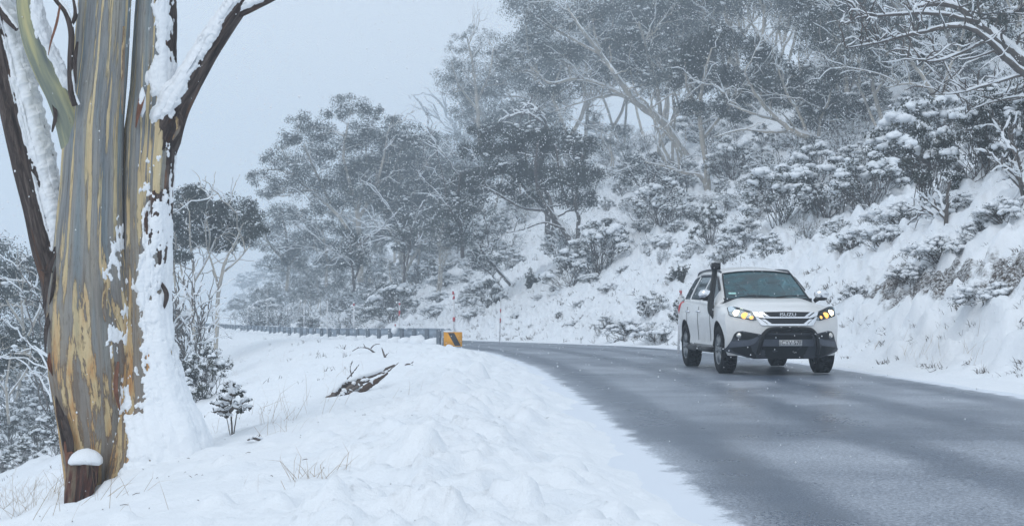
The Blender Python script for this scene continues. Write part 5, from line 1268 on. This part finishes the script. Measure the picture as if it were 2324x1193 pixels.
# named shrubs
shrub('leafy', 462, 915, 150, 'leafy shrub with balls of snow beside the big tree, taller than the sapling', k=0, wide=.95)
shrub('leafy', 425, 930, 110, 'grey leafy shrub half hidden by the snowed-in foot of the big tree', k=1)
shrub('spiky', 1210, 655, 52, 'dark upright tuft-like shrub below the leaning gum', k=1, wide=1.0)
shrub('spiky', 1290, 620, 40, 'broad spiky shrub at the foot of the leaning gum', k=0, wide=1.5)
shrub('spiky', 1545, 640, 50, 'feathery shrub just left of the white car roof', k=0, wide=1.3)
shrub('leafy', 1610, 560, 115, 'tall dark shrub with snow tufts uphill of the white car', k=0, wide=.8)
shrub('heavy', 1650, 600, 75, 'snow-laden shrub directly behind the white car roof', k=1)
shrub('heavy', 1745, 595, 80, 'round snow-smothered shrub behind the right side of the car roof', k=0)
shrub('heavy', 1780, 515, 165, 'large shrub bending under pillows of snow, left of the bank top', k=0, wide=1.2)
shrub('heavy', 1885, 495, 165, 'large shrub bending under pillows of snow, right of its twin', k=2, wide=1.3)
shrub('heavy', 1850, 430, 110, 'snow-pillowed shrub below the bent gum trunk', k=1)
shrub('heavy', 1975, 480, 150, 'snow-pillowed shrub left of the dark tall shrub on the bank', k=0, wide=1.2)
shrub('leafy', 2110, 470, 230, 'tall dark shrub with a heavy white cap at the top of the bank', k=0, wide=.85)
shrub('heavy', 2120, 400, 190, 'snow-heaped shrub crowning the top of the bank', k=1, wide=1.3)
shrub('leafy', 2230, 400, 190, 'tall dark shrub near the right edge under the boughs', k=1, wide=.9)
shrub('heavy', 2260, 300, 130, 'snow-heaped shrub under the overhanging boughs at the right', k=2, wide=1.3)
shrub('leafy', 2310, 360, 200, 'dark shrub cut by the right edge of the view', k=0)
shrub('heavy', 1480, 725, 75, 'leafy shrub with snow clumps left of the white car', k=2, wide=1.25)
shrub('heavy', 1375, 752, 40, 'low snow-covered shrub at the verge, farthest left before the car', k=1, wide=1.2)
shrub('low', 1430, 765, 45, 'low mound of snowy shrub at the verge midway to the car', k=0, wide=1.2)
shrub('low', 1500, 775, 50, 'low mound of snowy shrub at the verge nearest the car', k=1, wide=1.1)
shrub('leafy', 1545, 735, 75, 'dark shrub hugging the rear corner of the white car', k=0, wide=.7)
shrub('leafy', 1110, 700, 75, 'dark twiggy shrub beside the snow pole near the roadside', k=1, wide=1.0)
shrub('heavy', 1160, 615, 55, 'snow-topped shrub with spreading stems left of the leaning gum', k=0, wide=1.3)
shrub('heavy', 1130, 540, 70, 'snow-topped tall shrub behind the leaning gum', k=2)
shrub('heavy', 1040, 580, 60, 'snow-clumped shrub under the dense dark gum', k=0, wide=1.2)
# groups
def scatter(kind, pts, label, group):
    for q_, (px, py, h) in enumerate(pts): shrub('twiggy' if kind in ('heavy', 'leafy') and px > 200 and q_ % 5 in ((1, 3) if kind == 'heavy' else (2,)) else kind, px + sr2.normal(0, 4), py + sr2.normal(0, 3), h * sr2.uniform(.85, 1.2), label, group, wide=sr2.uniform(.9, 1.35))
scatter('heavy', [(540, 700, 40), (580, 690, 50), (620, 690, 60), (655, 685, 70), (690, 690, 60), (725, 690, 70), (760, 695, 60), (800, 700, 60), (840, 700, 60), (880, 700, 60), (850, 660, 70), (700, 640, 70), (740, 640, 60), (660, 620, 60), (620, 640, 60), (580, 650, 50), (780, 650, 60), (900, 650, 50), (940, 640, 55), (560, 600, 45), (610, 590, 50), (680, 580, 60), (750, 590, 50), (860, 600, 60)],
        'snowy shrub on the slope beyond the guardrail', 'snowy shrubs beyond the guardrail')
scatter('leafy', [(600, 620, 60), (650, 660, 60), (700, 600, 60), (770, 620, 70), (830, 640, 70), (870, 560, 60), (930, 570, 60), (960, 590, 60), (670, 540, 50), (730, 530, 50), (900, 700, 45), (980, 640, 45), (640, 560, 50), (560, 640, 40)],
        'dark leafy shrub among the snowy ones beyond the guardrail', 'dark shrubs beyond the guardrail')
for px in np.linspace(560, 2300, 62):
    Yq = sr2.uniform(84, 125) if px < 1250 else sr2.uniform(62, 110); sq = sr2.uniform(1.6, 2.9)
    shrub(sr2.choice(['leafy', 'heavy', 'twiggy', 'heavy']), px + sr2.normal(0, 20), 0, sq * F_PX / Yq, 'undergrowth shrub in the forest', 'undergrowth of the forest', Y=Yq, wide=1.1)
scatter('low', [(900, 715, 25), (950, 700, 30), (1000, 690, 30), (985, 720, 25), (1060, 700, 35), (1070, 670, 30), (940, 670, 30), (1000, 650, 30), (1010, 610, 35), (1075, 720, 25), (1090, 660, 30), (860, 715, 25), (800, 718, 22), (740, 715, 22), (680, 712, 22)],
        'low snow-buried shrub near the snow poles', 'low shrubs near the snow poles')
scatter('heavy', [(1430, 480, 40), (1480, 520, 36), (1560, 500, 44), (1600, 470, 44), (1620, 520, 50), (1690, 560, 60), (1700, 480, 60), (1640, 450, 55), (1750, 450, 70), (1790, 430, 70), (1930, 440, 90), (2000, 430, 90), (1400, 410, 44), (1450, 440, 40), (1120, 620, 40), (1060, 640, 40), (1010, 560, 44), (960, 610, 44), (1500, 600, 36), (1570, 590, 44), (1900, 540, 60), (1830, 545, 60)],
        'snow-laden shrub on the middle of the slope', 'snowy shrubs on the middle of the slope')
scatter('low', [(1230, 690, 22), (1280, 720, 20), (1330, 700, 20), (1260, 660, 20), (1390, 660, 22), (1420, 620, 24), (1350, 640, 20), (1470, 590, 28), (1500, 560, 30), (1420, 560, 26), (1380, 530, 26), (1540, 530, 30), (1460, 530, 30), (1520, 500, 30), (1560, 470, 28), (1180, 720, 20), (1310, 740, 16), (1200, 745, 15)],
        'small snow-buried heath tuft on the open slope', 'heath tufts on the open slope')
scatter('heavy', [(1380, 480, 40), (1350, 440, 50), (1410, 450, 45), (1440, 500, 40), (1560, 430, 50), (1640, 400, 60), (1690, 370, 60), (1730, 400, 60), (1660, 330, 60), (1770, 350, 60), (1700, 440, 60), (1820, 390, 60), (1380, 380, 50), (1420, 330, 60), (1350, 330, 50), (1500, 330, 50), (1470, 300, 50), (1940, 380, 80), (1960, 310, 80), (2040, 350, 90), (2060, 280, 80), (2180, 280, 90), (1900, 310, 60), (1560, 380, 40), (2120, 240, 80), (2200, 210, 80), (2290, 220, 90), (1650, 480, 50)],
        'snow-pillowed shrub in the thicket uphill of the car', 'snowy shrubs of the upper thicket')
scatter('leafy', [(1370, 360, 50), (1400, 300, 60), (1460, 350, 60), (1520, 440, 50), (1660, 300, 60), (1740, 340, 60), (1840, 370, 60), (1920, 350, 80), (2000, 390, 90), (2050, 420, 90), (2140, 330, 90), (2240, 330, 100), (2290, 290, 100), (1620, 350, 50), (1580, 300, 60), (1980, 260, 80), (2100, 200, 80), (1680, 540, 60), (1720, 500, 60)],
        'dark leafy shrub in the thicket uphill of the car', 'dark shrubs of the upper thicket')
scatter('low', [(1930, 570, 55), (2010, 560, 50), (2080, 640, 45), (2150, 590, 55), (2230, 540, 60), (2300, 500, 60), (1940, 680, 45), (2250, 690, 50), (2060, 510, 50), (2170, 490, 60)],
        'snow-buried tussock on the cut bank right of the car', 'tussocks on the cut bank')
scatter('leafy', [(15, 930, 90), (60, 960, 80), (110, 980, 90), (20, 1010, 90), (80, 1030, 80), (120, 900, 80), (10, 860, 70), (130, 1040, 70), (-20, 1060, 80), (50, 900, 70)],
        'grey snow-dusted shrub below the bank left of the big tree', 'shrubs left of the big tree')
scatter('leafy', [(30, 980, 80), (90, 930, 90), (60, 1060, 70), (120, 1010, 70), (5, 1070, 60), (100, 860, 80), (40, 840, 70), (410, 880, 80), (400, 830, 90), (395, 780, 90)],
        'grey leafy shrub in the hollow behind the big tree', 'leafy shrubs behind the big tree')

# ================================================================== guardrail, marker, poles
M['galv'] = plain('galvanised_steel', (0.27, 0.325, 0.39), 0.5, metal=0.25, vary=0.3, scale=3)
M['post'] = plain('rail_post_steel', (0.15, 0.18, 0.215), 0.6, metal=0.3, vary=0.3, scale=5)
M['yellow'] = plain('marker_yellow', (0.74, 0.33, 0.012), 0.5, vary=0.12, scale=6)
M['black'] = plain('marker_black', (0.018, 0.022, 0.03), 0.5, vary=0.3)
M['pole_white'] = plain('pole_white', (0.62, 0.63, 0.65), 0.6, vary=0.1)
M['pole_red'] = plain('pole_red', (0.42, 0.07, 0.085), 0.55, vary=0.15)
rail = empty('guardrail', (0, 0, 0), 0, label='long galvanised steel guardrail half buried in snow along the outer bend', category='guardrail')
rs = np.random.default_rng(91)
def rail_pt(y, du=0.0, dz=0.0):
    m = np.interp(y, _yy, _mm); c = 1 / math.sqrt(1 + m * m); u = -(HW + 0.42) + du
    x = np.interp(y, _yy, _xx) + u * c; yy = y - u * m * c
    return np.array((x, yy, road_z(y) + dz))
RY0, RY1 = 37.2, 132.0
prof = [(0.00, 0.155), (0.05, 0.125), (0.06, 0.085), (0.01, 0.045), (0.0, 0.0), (0.01, -0.045), (0.06, -0.085), (0.05, -0.125), (0.0, -0.155)]
ysr = np.concatenate([np.arange(RY0, 60, 0.5), np.arange(60, RY1, 1.5)])
TOPZ = 0.54
g = np.array([[rail_pt(y, du, TOPZ - 0.155 + dz) for du, dz in prof] for y in ysr]); k = len(prof)
ii = np.arange(g.shape[0] * k).reshape(-1, k)
o = link('rail_beam', mesh_from('rail_beam', g.reshape(-1, 3), np.stack([ii[:-1, :-1], ii[:-1, 1:], ii[1:, 1:], ii[1:, :-1]], -1).reshape(-1, 4), False), M['galv'], rail)
o.modifiers.new('thickness', 'SOLIDIFY').thickness = 0.006
pm = MB(); pm.box((0, 0, 0.0), (0.09, 0.016, 1.1)); pm.box((0.04, 0.06, 0.0), (0.014, 0.12, 1.1)); pm.box((-0.04, 0.06, 0), (0.014, 0.12, 1.1)); pme = pm.mesh('post', False)
yp = RY0 + 0.5
sm_ = MB(); 
while yp < RY1:
    p = rail_pt(yp, -0.16, TOPZ - 0.57); po = link('post', pme, M['post'], rail); po.location = p; po.rotation_euler = (0, 0, math.radians(90) + rs.normal(0, .05))
    n_ = 4 if yp < 60 else 2
    for t in range(n_):
        y2 = yp + 0.5 + (t + .5) * (1.1 / n_) + rs.normal(0, .15)
        hgt = rs.uniform(0.06, 0.22); c = rail_pt(y2, -0.16 - rs.uniform(0, .10), 0); c[2] = road_z(y2) + 0.10
        blob(sm_, c, (0.20 + rs.random() * .14, 0.16 + rs.random() * .1, hgt), 2 if yp < 60 else 1, 0.4, int(rs.integers(999)))
    if rs.random() < .55: blob(sm_, rail_pt(yp + rs.normal(0, .4), 0.02, TOPZ + 0.0), (0.10, 0.30, 0.05), 1, 0.3, int(rs.integers(99)))
    yp += 2.0
link('snow_heaps', sm_.mesh('snow_heaps'), M['snow'], rail, kind='stuff')
# yellow end marker
mk = empty('hazard_marker', tuple(at(1028, 787, 36.3)), math.radians(4), label='yellow hazard marker plate with slanted black bar at the end of the guardrail', category='road marker')
b = MB(); b.box((0, 0, 0.20), (0.475, 0.02, 0.37)); pl_ = link('marker_plate', b.mesh('marker_plate', False), M['yellow'], mk)
b = MB(); b.add([(-0.13, -0.0135, 0.365), (0.03, -0.0135, 0.365), (0.20, -0.0135, 0.035), (0.05, -0.0135, 0.035), (-0.13, -0.0105, 0.365), (0.03, -0.0105, 0.365), (0.20, -0.0105, 0.035), (0.05, -0.0105, 0.035)], q=[(0, 3, 2, 1), (4, 5, 6, 7), (0, 1, 5, 4), (2, 3, 7, 6), (1, 2, 6, 5), (3, 0, 4, 7)])
link('black_bar', b.mesh('black_bar', False), M['black'], pl_)
b = MB(); b.box((-0.03, 0.045, 0.05), (0.05, 0.05, 0.75)); link('post', b.mesh('post', False), M['post'], mk)
b = MB(); b.box((-0.26, 0.03, 0.19), (0.05, 0.06, 0.37)); link('rail_end', b.mesh('rail_end', False), M['galv'], mk)
b = MB(); blob(b, (-0.10, 0.02, 0.40), (0.15, 0.06, 0.03), 2, .4, 4); link('snow_cap', b.mesh('snow_cap'), M['snow'], mk)
# snow poles
def pole(px, ytop, ybase, Y, label, reds, lean=0.0, w=0.055, low=0.0, group='snow poles along the road'):
    a = at(px, ybase, Y); z0 = min(gz(a[0], a[1]), a[2]) - 0.3; H = at(px, ytop, Y)[2] - a[2]
    t = empty('snow_pole', tuple(a), 0, label=label, category='pole', group=group); t.rotation_euler = (0, lean, 0)
    segs = [(z0 - a[2], H, 'pole_white')]
    b = MB(); b.tube([(0, 0, z0 - a[2]), (0, 0, H)], w / 2, 8); link('shaft', b.mesh('shaft'), M['pole_white'], t)
    for f0, f1 in reds:
        b = MB(); b.tube([(0, 0, H * f0), (0, 0, H * f1)], w / 2 + 0.004, 8); link('red_band', b.mesh('red_band'), M['pole_red'], t)
    b = MB(); blob(b, (0, 0, H), (w * .62, w * .62, w * .7), 1, .2, 3)
    for _ in range(9): blob(b, (w * .4 * rs.choice([-1, 1]), -w * .3, H * rs.random()), (w * .32, w * .3, w * rs.uniform(.5, 1.6)), 1, .3, int(rs.integers(99)))
    link('snow_crust', b.mesh('snow_crust'), M['snow'], t, kind='stuff')
pole(1031, 658, 760, 37.4, 'tall snow pole with red bands right behind the yellow marker', [(.90, .97), (.80, .87), (.30, .40)], -0.02, .062)
pole(906, 686, 748, 45, 'red-topped snow pole standing at the guardrail, left of the yellow marker', [(.88, .98), (.50, .70)], 0.01, .045)
pole(1135, 676, 742, 50, 'red-striped snow pole on the far verge, right of the yellow marker', [(.15, .30), (.50, .62)], 0.03, .042)
pole(803, 686, 736, 53, 'pale snow pole at the guardrail, third from the yellow marker', [(.85, .95)], 0)
pole(743, 684, 738, 58, 'pale snow pole at the guardrail, fourth from the yellow marker', [], 0)
pole(690, 688, 726, 70, 'short pale snow pole seen over the guardrail, fifth from the marker', [], 0)
pole(606, 690, 730, 84, 'grey snow pole at the far guardrail, right of its faint neighbour', [], 0, .05)
pole(561, 698, 727, 98, 'faintest grey snow pole, at the far end of the guardrail', [], 0, .05)
pole(1540, 655, 792, 33, 'snow-crusted pole on the verge just behind the white car', [(.90, .97)], 0.04, .06)
d_ = empty('delineator', tuple(at(897, 748, 44.4)), 0, label='small snow-plastered reflector post on top of the guardrail', category='reflector post')
b = MB(); b.box((0, 0, .06), (.05, .03, .26)); link('stake', b.mesh('stake', False), M['pole_white'], d_)
b = MB(); b.box((0, -.018, .15), (.04, .01, .05)); link('reflector', b.mesh('reflector', False), M['pole_red'], d_)
b = MB(); blob(b, (-.03, 0, -.02), (.11, .08, .12), 2, .3, 8); link('snow_cap', b.mesh('snow_cap'), M['snow'], d_)

# ================================================================== sapling, fallen log, dead sticks
px_tree('gum_sapling', (527, 990), [([(527, 990), (526, 960), (524, 930), (528, 895)], (3.6, 3.2, 2.6, 1.2)), ([(528, 990), (534, 960), (540, 930), (552, 905)], (2.6, 2.2, 1.8, 1)), ([(526, 960), (510, 930), (498, 915)], (1.8, 1.4, .8))],
        [(524, 872, 9), (535, 880, 10), (512, 884, 10), (548, 893, 10), (503, 902, 10), (526, 898, 11), (560, 908, 9), (492, 916, 9), (540, 915, 10), (512, 918, 10), (568, 925, 7), (485, 932, 7), (552, 932, 8), (520, 935, 8), (500, 940, 6)],
        'small leafy gum sapling alone in the snow beside the big tree', 130, dens=1.5, leaf=0.03, bark='twig', depth=0.10, bare=0.05, sink=.05, snow_amt=2.5, twigs=6, boughs=0)
lg = ground_hit(800, 893); lg[2] += 0.06; LY = lg[1]; lk = LY / F_PX
log = empty('fallen_branch', tuple(lg), 0, label='tangle of weathered fallen branches under snow on the slope below the guardrail', category='branch')
def lpath(*p): return [at(x, y, LY + d) - lg for x, y, d in p]
rl = np.random.default_rng(8)
def log_piece(path, rad, mat, name, snowy=1.0, n=10):
    P = bez(path, 26); r = np.interp(np.linspace(0, 1, 26), np.linspace(0, 1, len(rad)), np.array(rad) * 1.0 * lk) * rl.uniform(.85, 1.15, 26)
    b = MB(); v, q, t = tube(P, r, n); v = v + rl.normal(0, .0025, v.shape); b.add(v, q, t); me = b.mesh(name)
    link(name, me, mat, log); s = MB(); snow_on(s, P, r, rl, .8 * snowy, .85, 8)
    if s.n: link('snow_cover', s.mesh('snow_cover'), M['snow'], log, kind='stuff')
brown = plain('weathered_log', (0.085, 0.06, 0.048), .9, vary=.7, scale=26)
log_piece(lpath((738, 914, -.15), (768, 886, -.1), (806, 864, 0), (850, 848, .1), (896, 828, .2)), (5, 7, 7, 5, 2), M['dead_wood'], 'main_stem', .8)
log_piece(lpath((812, 896, -.2), (832, 878, -.15), (858, 862, -.1), (880, 846, 0)), (6, 7.5, 5, 2), brown, 'broken_end', .6)
log_piece(lpath((748, 916, -.25), (758, 892, -.22), (776, 872, -.15), (792, 866, -.1)), (4, 5, 5, 3), M['dead_wood'], 'splinter', .9)
log_piece(lpath((772, 906, -.25), (786, 886, -.22), (806, 872, -.15), (838, 862, -.1)), (5, 6, 5, 3), M['dead_wood'], 'splinter', .9)
log_piece(lpath((790, 900, -.25), (800, 884, -.22), (822, 872, -.15)), (4, 4, 3), M['dead_wood'], 'splinter', .4)
log_piece(lpath((690, 922, -.3), (715, 910, -.25), (745, 900, -.2), (770, 892, -.2)), (1.2, 2, 2.6, 2), M['dead_wood'], 'twig', .5, 6)
log_piece(lpath((780, 868, .1), (800, 846, .1), (815, 826, .15)), (1.4, 1.2, .7), M['dead_wood'], 'twig', .3, 5)
log_piece(lpath((800, 862, .1), (795, 836, .15), (800, 818, .2)), (1.2, 1.0, .7), M['dead_wood'], 'twig', .3, 5)
log_piece(lpath((850, 850, .1), (880, 842, .15), (905, 822, .2)), (1.8, 1.4, .8), M['dead_wood'], 'twig', .4, 5)
def stick(pts, label, seed):
    g0 = ground_hit(*pts[0][0][0]); k = g0[1] / F_PX; t = empty('dead_stick', tuple(g0), 0, label=label, category='branch'); r_ = np.random.default_rng(seed)
    for path, w in pts:
        P = bez([at(x, y, g0[1] + r_.normal(0, .15)) - g0 for x, y in path], 14); b = MB(); b.tube(P, np.linspace(w, w * .4, 14) * k, 5); link('stick', b.mesh('stick'), M['dead_wood'], t)
        s = MB(); snow_on(s, P, np.linspace(w, w * .4, 14) * k, r_, .5, .9, 4)
        if s.n: link('snow_cover', s.mesh('snow_cover'), M['snow'], t, kind='stuff')
stick([([(875, 812), (870, 800), (866, 788)], 3.0), ([(874, 808), (882, 800)], 2.0)], 'small dark forked stick poking from the snow near the marker', 1)
stick([([(850, 800), (835, 790), (815, 788), (800, 796)], 2.2), ([(840, 792), (850, 782), (862, 780)], 1.6), ([(830, 790), (825, 780)], 1.4)], 'tangle of thin dead twigs on the snow slope above the fallen branches', 2)
stick([([(598, 1000), (575, 994), (562, 998)], 4.0), ([(585, 996), (590, 984)], 2)], 'dark knob of dead wood in the snow right of the sapling', 3)
stick([([(935, 830), (925, 826), (915, 832)], 3.5), ([(930, 828), (938, 820)], 2)], 'little dark tuft of wood right of the fallen branches', 4)

# ================================================================== dry grass and heath poking through
M['grass'] = plain('dry_grass', (0.33, 0.235, 0.14), .8, vary=.4, scale=4)
M['heath'] = plain('dark_heath', (0.075, 0.058, 0.045), .9, vary=.6, scale=3)
def blades(mb, base, n, L, spread, w, rs, lean=(0.1, 0, 1)):
    """n bent blades about the points in base (k,3)"""
    base = np.asarray(base); k = rs.integers(0, len(base), n); b = base[k] + np.stack([rs.normal(0, spread, n), rs.normal(0, spread, n), np.zeros(n)], -1)
    d = rs.normal(0, .45, (n, 3)) + np.asarray(lean); d /= np.linalg.norm(d, axis=1, keepdims=True)
    l = L * rs.uniform(.45, 1.25, n)[:, None]; bend = rs.normal(0, .35, (n, 3)); bend[:, 2] = -abs(bend[:, 2])
    sd = np.cross(d, rs.normal(0, 1, (n, 3))); sd /= np.linalg.norm(sd, axis=1, keepdims=True)
    p0, p1, p2 = b - d * .05, b + d * l * .55, b + d * l + bend * l * .5
    v = np.stack([p0 - sd * w, p0 + sd * w, p1 + sd * w * .8, p1 - sd * w * .8, p2], 1).reshape(-1, 3); i = np.arange(n)[:, None] * 5
    mb.add(v, q=(i + np.array([[0, 1, 2, 3]])), t=(i + np.array([[3, 2, 4]])))
gr = np.random.default_rng(44); gb = MB()
for px, py, n, L, sp in ((20, 1170, 45, .42, .30), (70, 1130, 45, .36, .30), (120, 1150, 40, .34, .25), (180, 1135, 60, .26, .12), (210, 1120, 35, .3, .12), (240, 1150, 20, .3, .2), (60, 1185, 30, .5, .2), (330, 1060, 8, .16, .2), (430, 1010, 7, .2, .2), (470, 960, 8, .35, .25), (500, 985, 8, .35, .25), (705, 1100, 26, .20, .05), (720, 1095, 12, .2, .08), (605, 970, 12, .26, .12), (640, 985, 14, .30, .14), (660, 960, 12, .5, .2), (690, 930, 10, .5, .3), (560, 960, 8, .4, .2), (760, 1090, 6, .14, .1), (620, 1110, 4, .12, .2), (300, 1165, 8, .2, .3), (1003, 900, 4, .15, .3), (780, 850, 10, .3, .3), (680, 820, 14, .3, .6), (560, 850, 12, .3, .5)):
    b0 = ground_hit(px, py); b0[2] = float(height(b0[0], b0[1])); blades(gb, [b0], n, L, sp, .0014, gr, (.15, 0, .9))
for px, py, n in ((2060, 800, 30), (2080, 815, 30), (2110, 830, 20), (2150, 800, 18), (2250, 800, 26), (2240, 830, 20), (2130, 770, 20), (2010, 790, 20), (1960, 800, 16), (2290, 760, 20)):
    b0 = ground_hit(px, py); blades(gb, [b0], n // 2, .34, .25, .002, gr)
link('dry_grass', gb.mesh('dry_grass', False), M['grass'], kind='stuff', label='thin dry straw-coloured grass stalks poking through the snow')
# bark flakes, leaves and twigs dropped on the near snow
lt_ = MB(); lr_ = np.random.default_rng(46); nl = 230
ly = 5.5 + 12 * lr_.random(nl) ** 1.2; lx = np.where(lr_.random(nl) < .55, -2.9 + lr_.normal(0, .7, nl), -4 + 4.6 * lr_.random(nl)); ok = road_u(lx, ly) < -HW - .4; lx, ly = lx[ok], ly[ok]
for x_, y_ in zip(lx, ly):
    a_ = lr_.random() * 6.28; L_ = .005 + .024 * lr_.random() ** 3; z_ = float(height(x_, y_)) + .006; d_ = np.array((math.cos(a_), math.sin(a_), lr_.normal(0, .25)))
    lt_.tube([np.array((x_, y_, z_)) - d_ * L_, np.array((x_, y_, z_ + .004)), np.array((x_, y_, z_)) + d_ * L_], [.0012, .0022, .0012], 4)
link('leaf_litter', lt_.mesh('leaf_litter'), M['heath'], kind='stuff', label='scraps of bark, leaves and twigs dropped on the near snow')
# heath between snow pillows; its dark also stands for shade in the creases
hb = MB(); hp = np.random.default_rng(45)
def crease(n, y0, y1, s0, s1, pw):
    y = y0 + (y1 - y0) * hp.random(n) ** pw; s = s0 + (s1 - s0) * hp.random(n)
    m = np.interp(y, _yy, _mm); c = 1 / np.sqrt(1 + m * m); x = np.interp(y, _yy, _xx) + (HW + s) / c
    t = np.abs(perlin(x * 1.9 + 0.25 * y, y * 1.5, 90)); pat = fbm(x * .35, y * .35, 120, 3)
    ok = (t < 0.07) & (pat > -0.12); x, y = x[ok], y[ok]
    return np.stack([x, y, height(x, y)], -1)
c1 = crease(26000, 17, 46, 0.9, 9, 1.0); c2 = crease(26000, 44, 100, 0.8, 16, 1.0)
blades(hb, c1, 16000, .12, .05, .005, hp, (-.25, -.1, .6)); blades(hb, c2, 12000, .22, .12, .010, hp, (-.25, -.1, .6))
# and on the slope below the rail
y = hp.uniform(18, 90, 6000); w = hp.uniform(2.5, 14, 6000); x = np.interp(y, _yy, _xx) - (HW + w)
ok = (np.abs(perlin(x * 1.2, y * 1.2, 95)) < .05) & (fbm(x * .3, y * .3, 121, 3) > .0); x, y = x[ok], y[ok]
if len(x): blades(hb, np.stack([x, y, height(x, y)], -1), 1500, .14, .06, .006, hp)
link('heath', hb.mesh('heath', False), M['heath'], kind='stuff', label='dark heath stems, also standing for shade, in the creases between pillows of snow')

# ================================================================== falling snow
fl = np.random.default_rng(66); NF = 60000
Y = 5.0 + (58 - 5.0) * fl.random(NF) ** (1 / 1.9)
X = (fl.random(NF) * 2 - 1) * (0.40 * Y + 1.5); Z = -2.0 + fl.random(NF) * (0.28 * Y + 4.0)
ok = (Z > height(X, Y, False) + 0.05); X, Y, Z = X[ok], Y[ok], Z[ok]; nf = len(X)
r = (0.0018 + 0.00021 * Y) * np.exp(fl.normal(0, .35, nf))
octv = np.array([(1, 0, 0), (-1, 0, 0), (0, 1, 0), (0, -1, 0), (0, 0, 1), (0, 0, -1)], float)
octf = np.array([(0, 2, 4), (2, 1, 4), (1, 3, 4), (3, 0, 4), (2, 0, 5), (1, 2, 5), (3, 1, 5), (0, 3, 5)])
v = (np.stack([X, Y, Z], -1)[:, None] + octv[None] * r[:, None, None] * np.array((.9, .9, 1.15))).reshape(-1, 3)
t = (octf[None] + 6 * np.arange(nf)[:, None, None]).reshape(-1, 3)
link('falling_snow', mesh_from('falling_snow', v, t), plain('snowflake', (.9, .92, .95), .6, vary=.02), kind='stuff', label='snowflakes drifting down through the air')

# ================================================================== labels that single out each shrub and forest gum
LM = [(1240, 430, 'the leaning two-stemmed gum'), (1600, 330, 'the tall pale-trunked gum'), (1810, 290, 'the bent orange-trunked gum'), (1380, 160, 'the spreading pale-limbed gum'), (1080, 150, 'the ridge-top gum'),
      (780, 400, 'the round-crowned gum'), (1720, 640, 'the white car'), (1028, 740, 'the yellow marker'), (1040, 290, 'the bare dead gum'), (220, 650, 'the big peeling gum'), (2180, 110, 'the overhanging boughs'),
      (2110, 400, 'the tall white-capped shrub'), (2140, 470, 'the fallen bough'), (2180, 620, 'the brown earth cut'), (606, 710, 'the grey far snow pole'), (906, 700, 'the red-topped snow pole'), (1465, 420, 'the small many-stemmed gum'), (60, 640, 'the left-edge gum')]
def to_px(p):
    c, s = math.cos(TILT), math.sin(TILT); dy, dz = p[1], p[2] - EYE
    d = dy * c + dz * s; return CX + F_PX * p[0] / d, CY - F_PX * (-dy * s + dz * c) / d
groups = {}
for o in list(S.objects):
    if o.parent is None and 'group' in o and o.get('category') in ('tree', 'shrub'): groups.setdefault(o['label'], []).append(o)
ORD = ['nearest', 'second', 'third', 'fourth', 'fifth', 'sixth', 'seventh', 'eighth', 'ninth', 'tenth', 'eleventh', 'twelfth']
for lab, obs in groups.items():
    if len(obs) < 2: continue
    sub = {}; head = lab.split(' on the ')[0].split(' in the ')[0].split(' of the ')[0].split(' near the ')[0].split(' below the ')[0].split(' among ')[0]
    for o in obs:
        h = 1.0 if o['category'] == 'shrub' else 4.0
        x, y = to_px((o.location.x, o.location.y, o.location.z + h * .5 * o.scale[2])); x = min(max(x, -150), 2450)
        lm = min(LM, key=lambda l: math.hypot(l[0] - x, l[1] - y)); dx, dy = x - lm[0], y - lm[1]
        way = ('left of' if dx < 0 else 'right of') if abs(dx) > abs(dy) else ('above' if dy < 0 else 'below')
        sub.setdefault((way, lm[2]), []).append((math.hypot(dx, dy), o))
    for (way, nm), l in sub.items():
        l.sort(key=lambda t: t[0])
        for i, (_, o) in enumerate(l):
            o['label'] = f"{head} {way} {nm}" if len(l) == 1 else f"{head} {way} {nm}, {ORD[min(i, 11)]} to it"
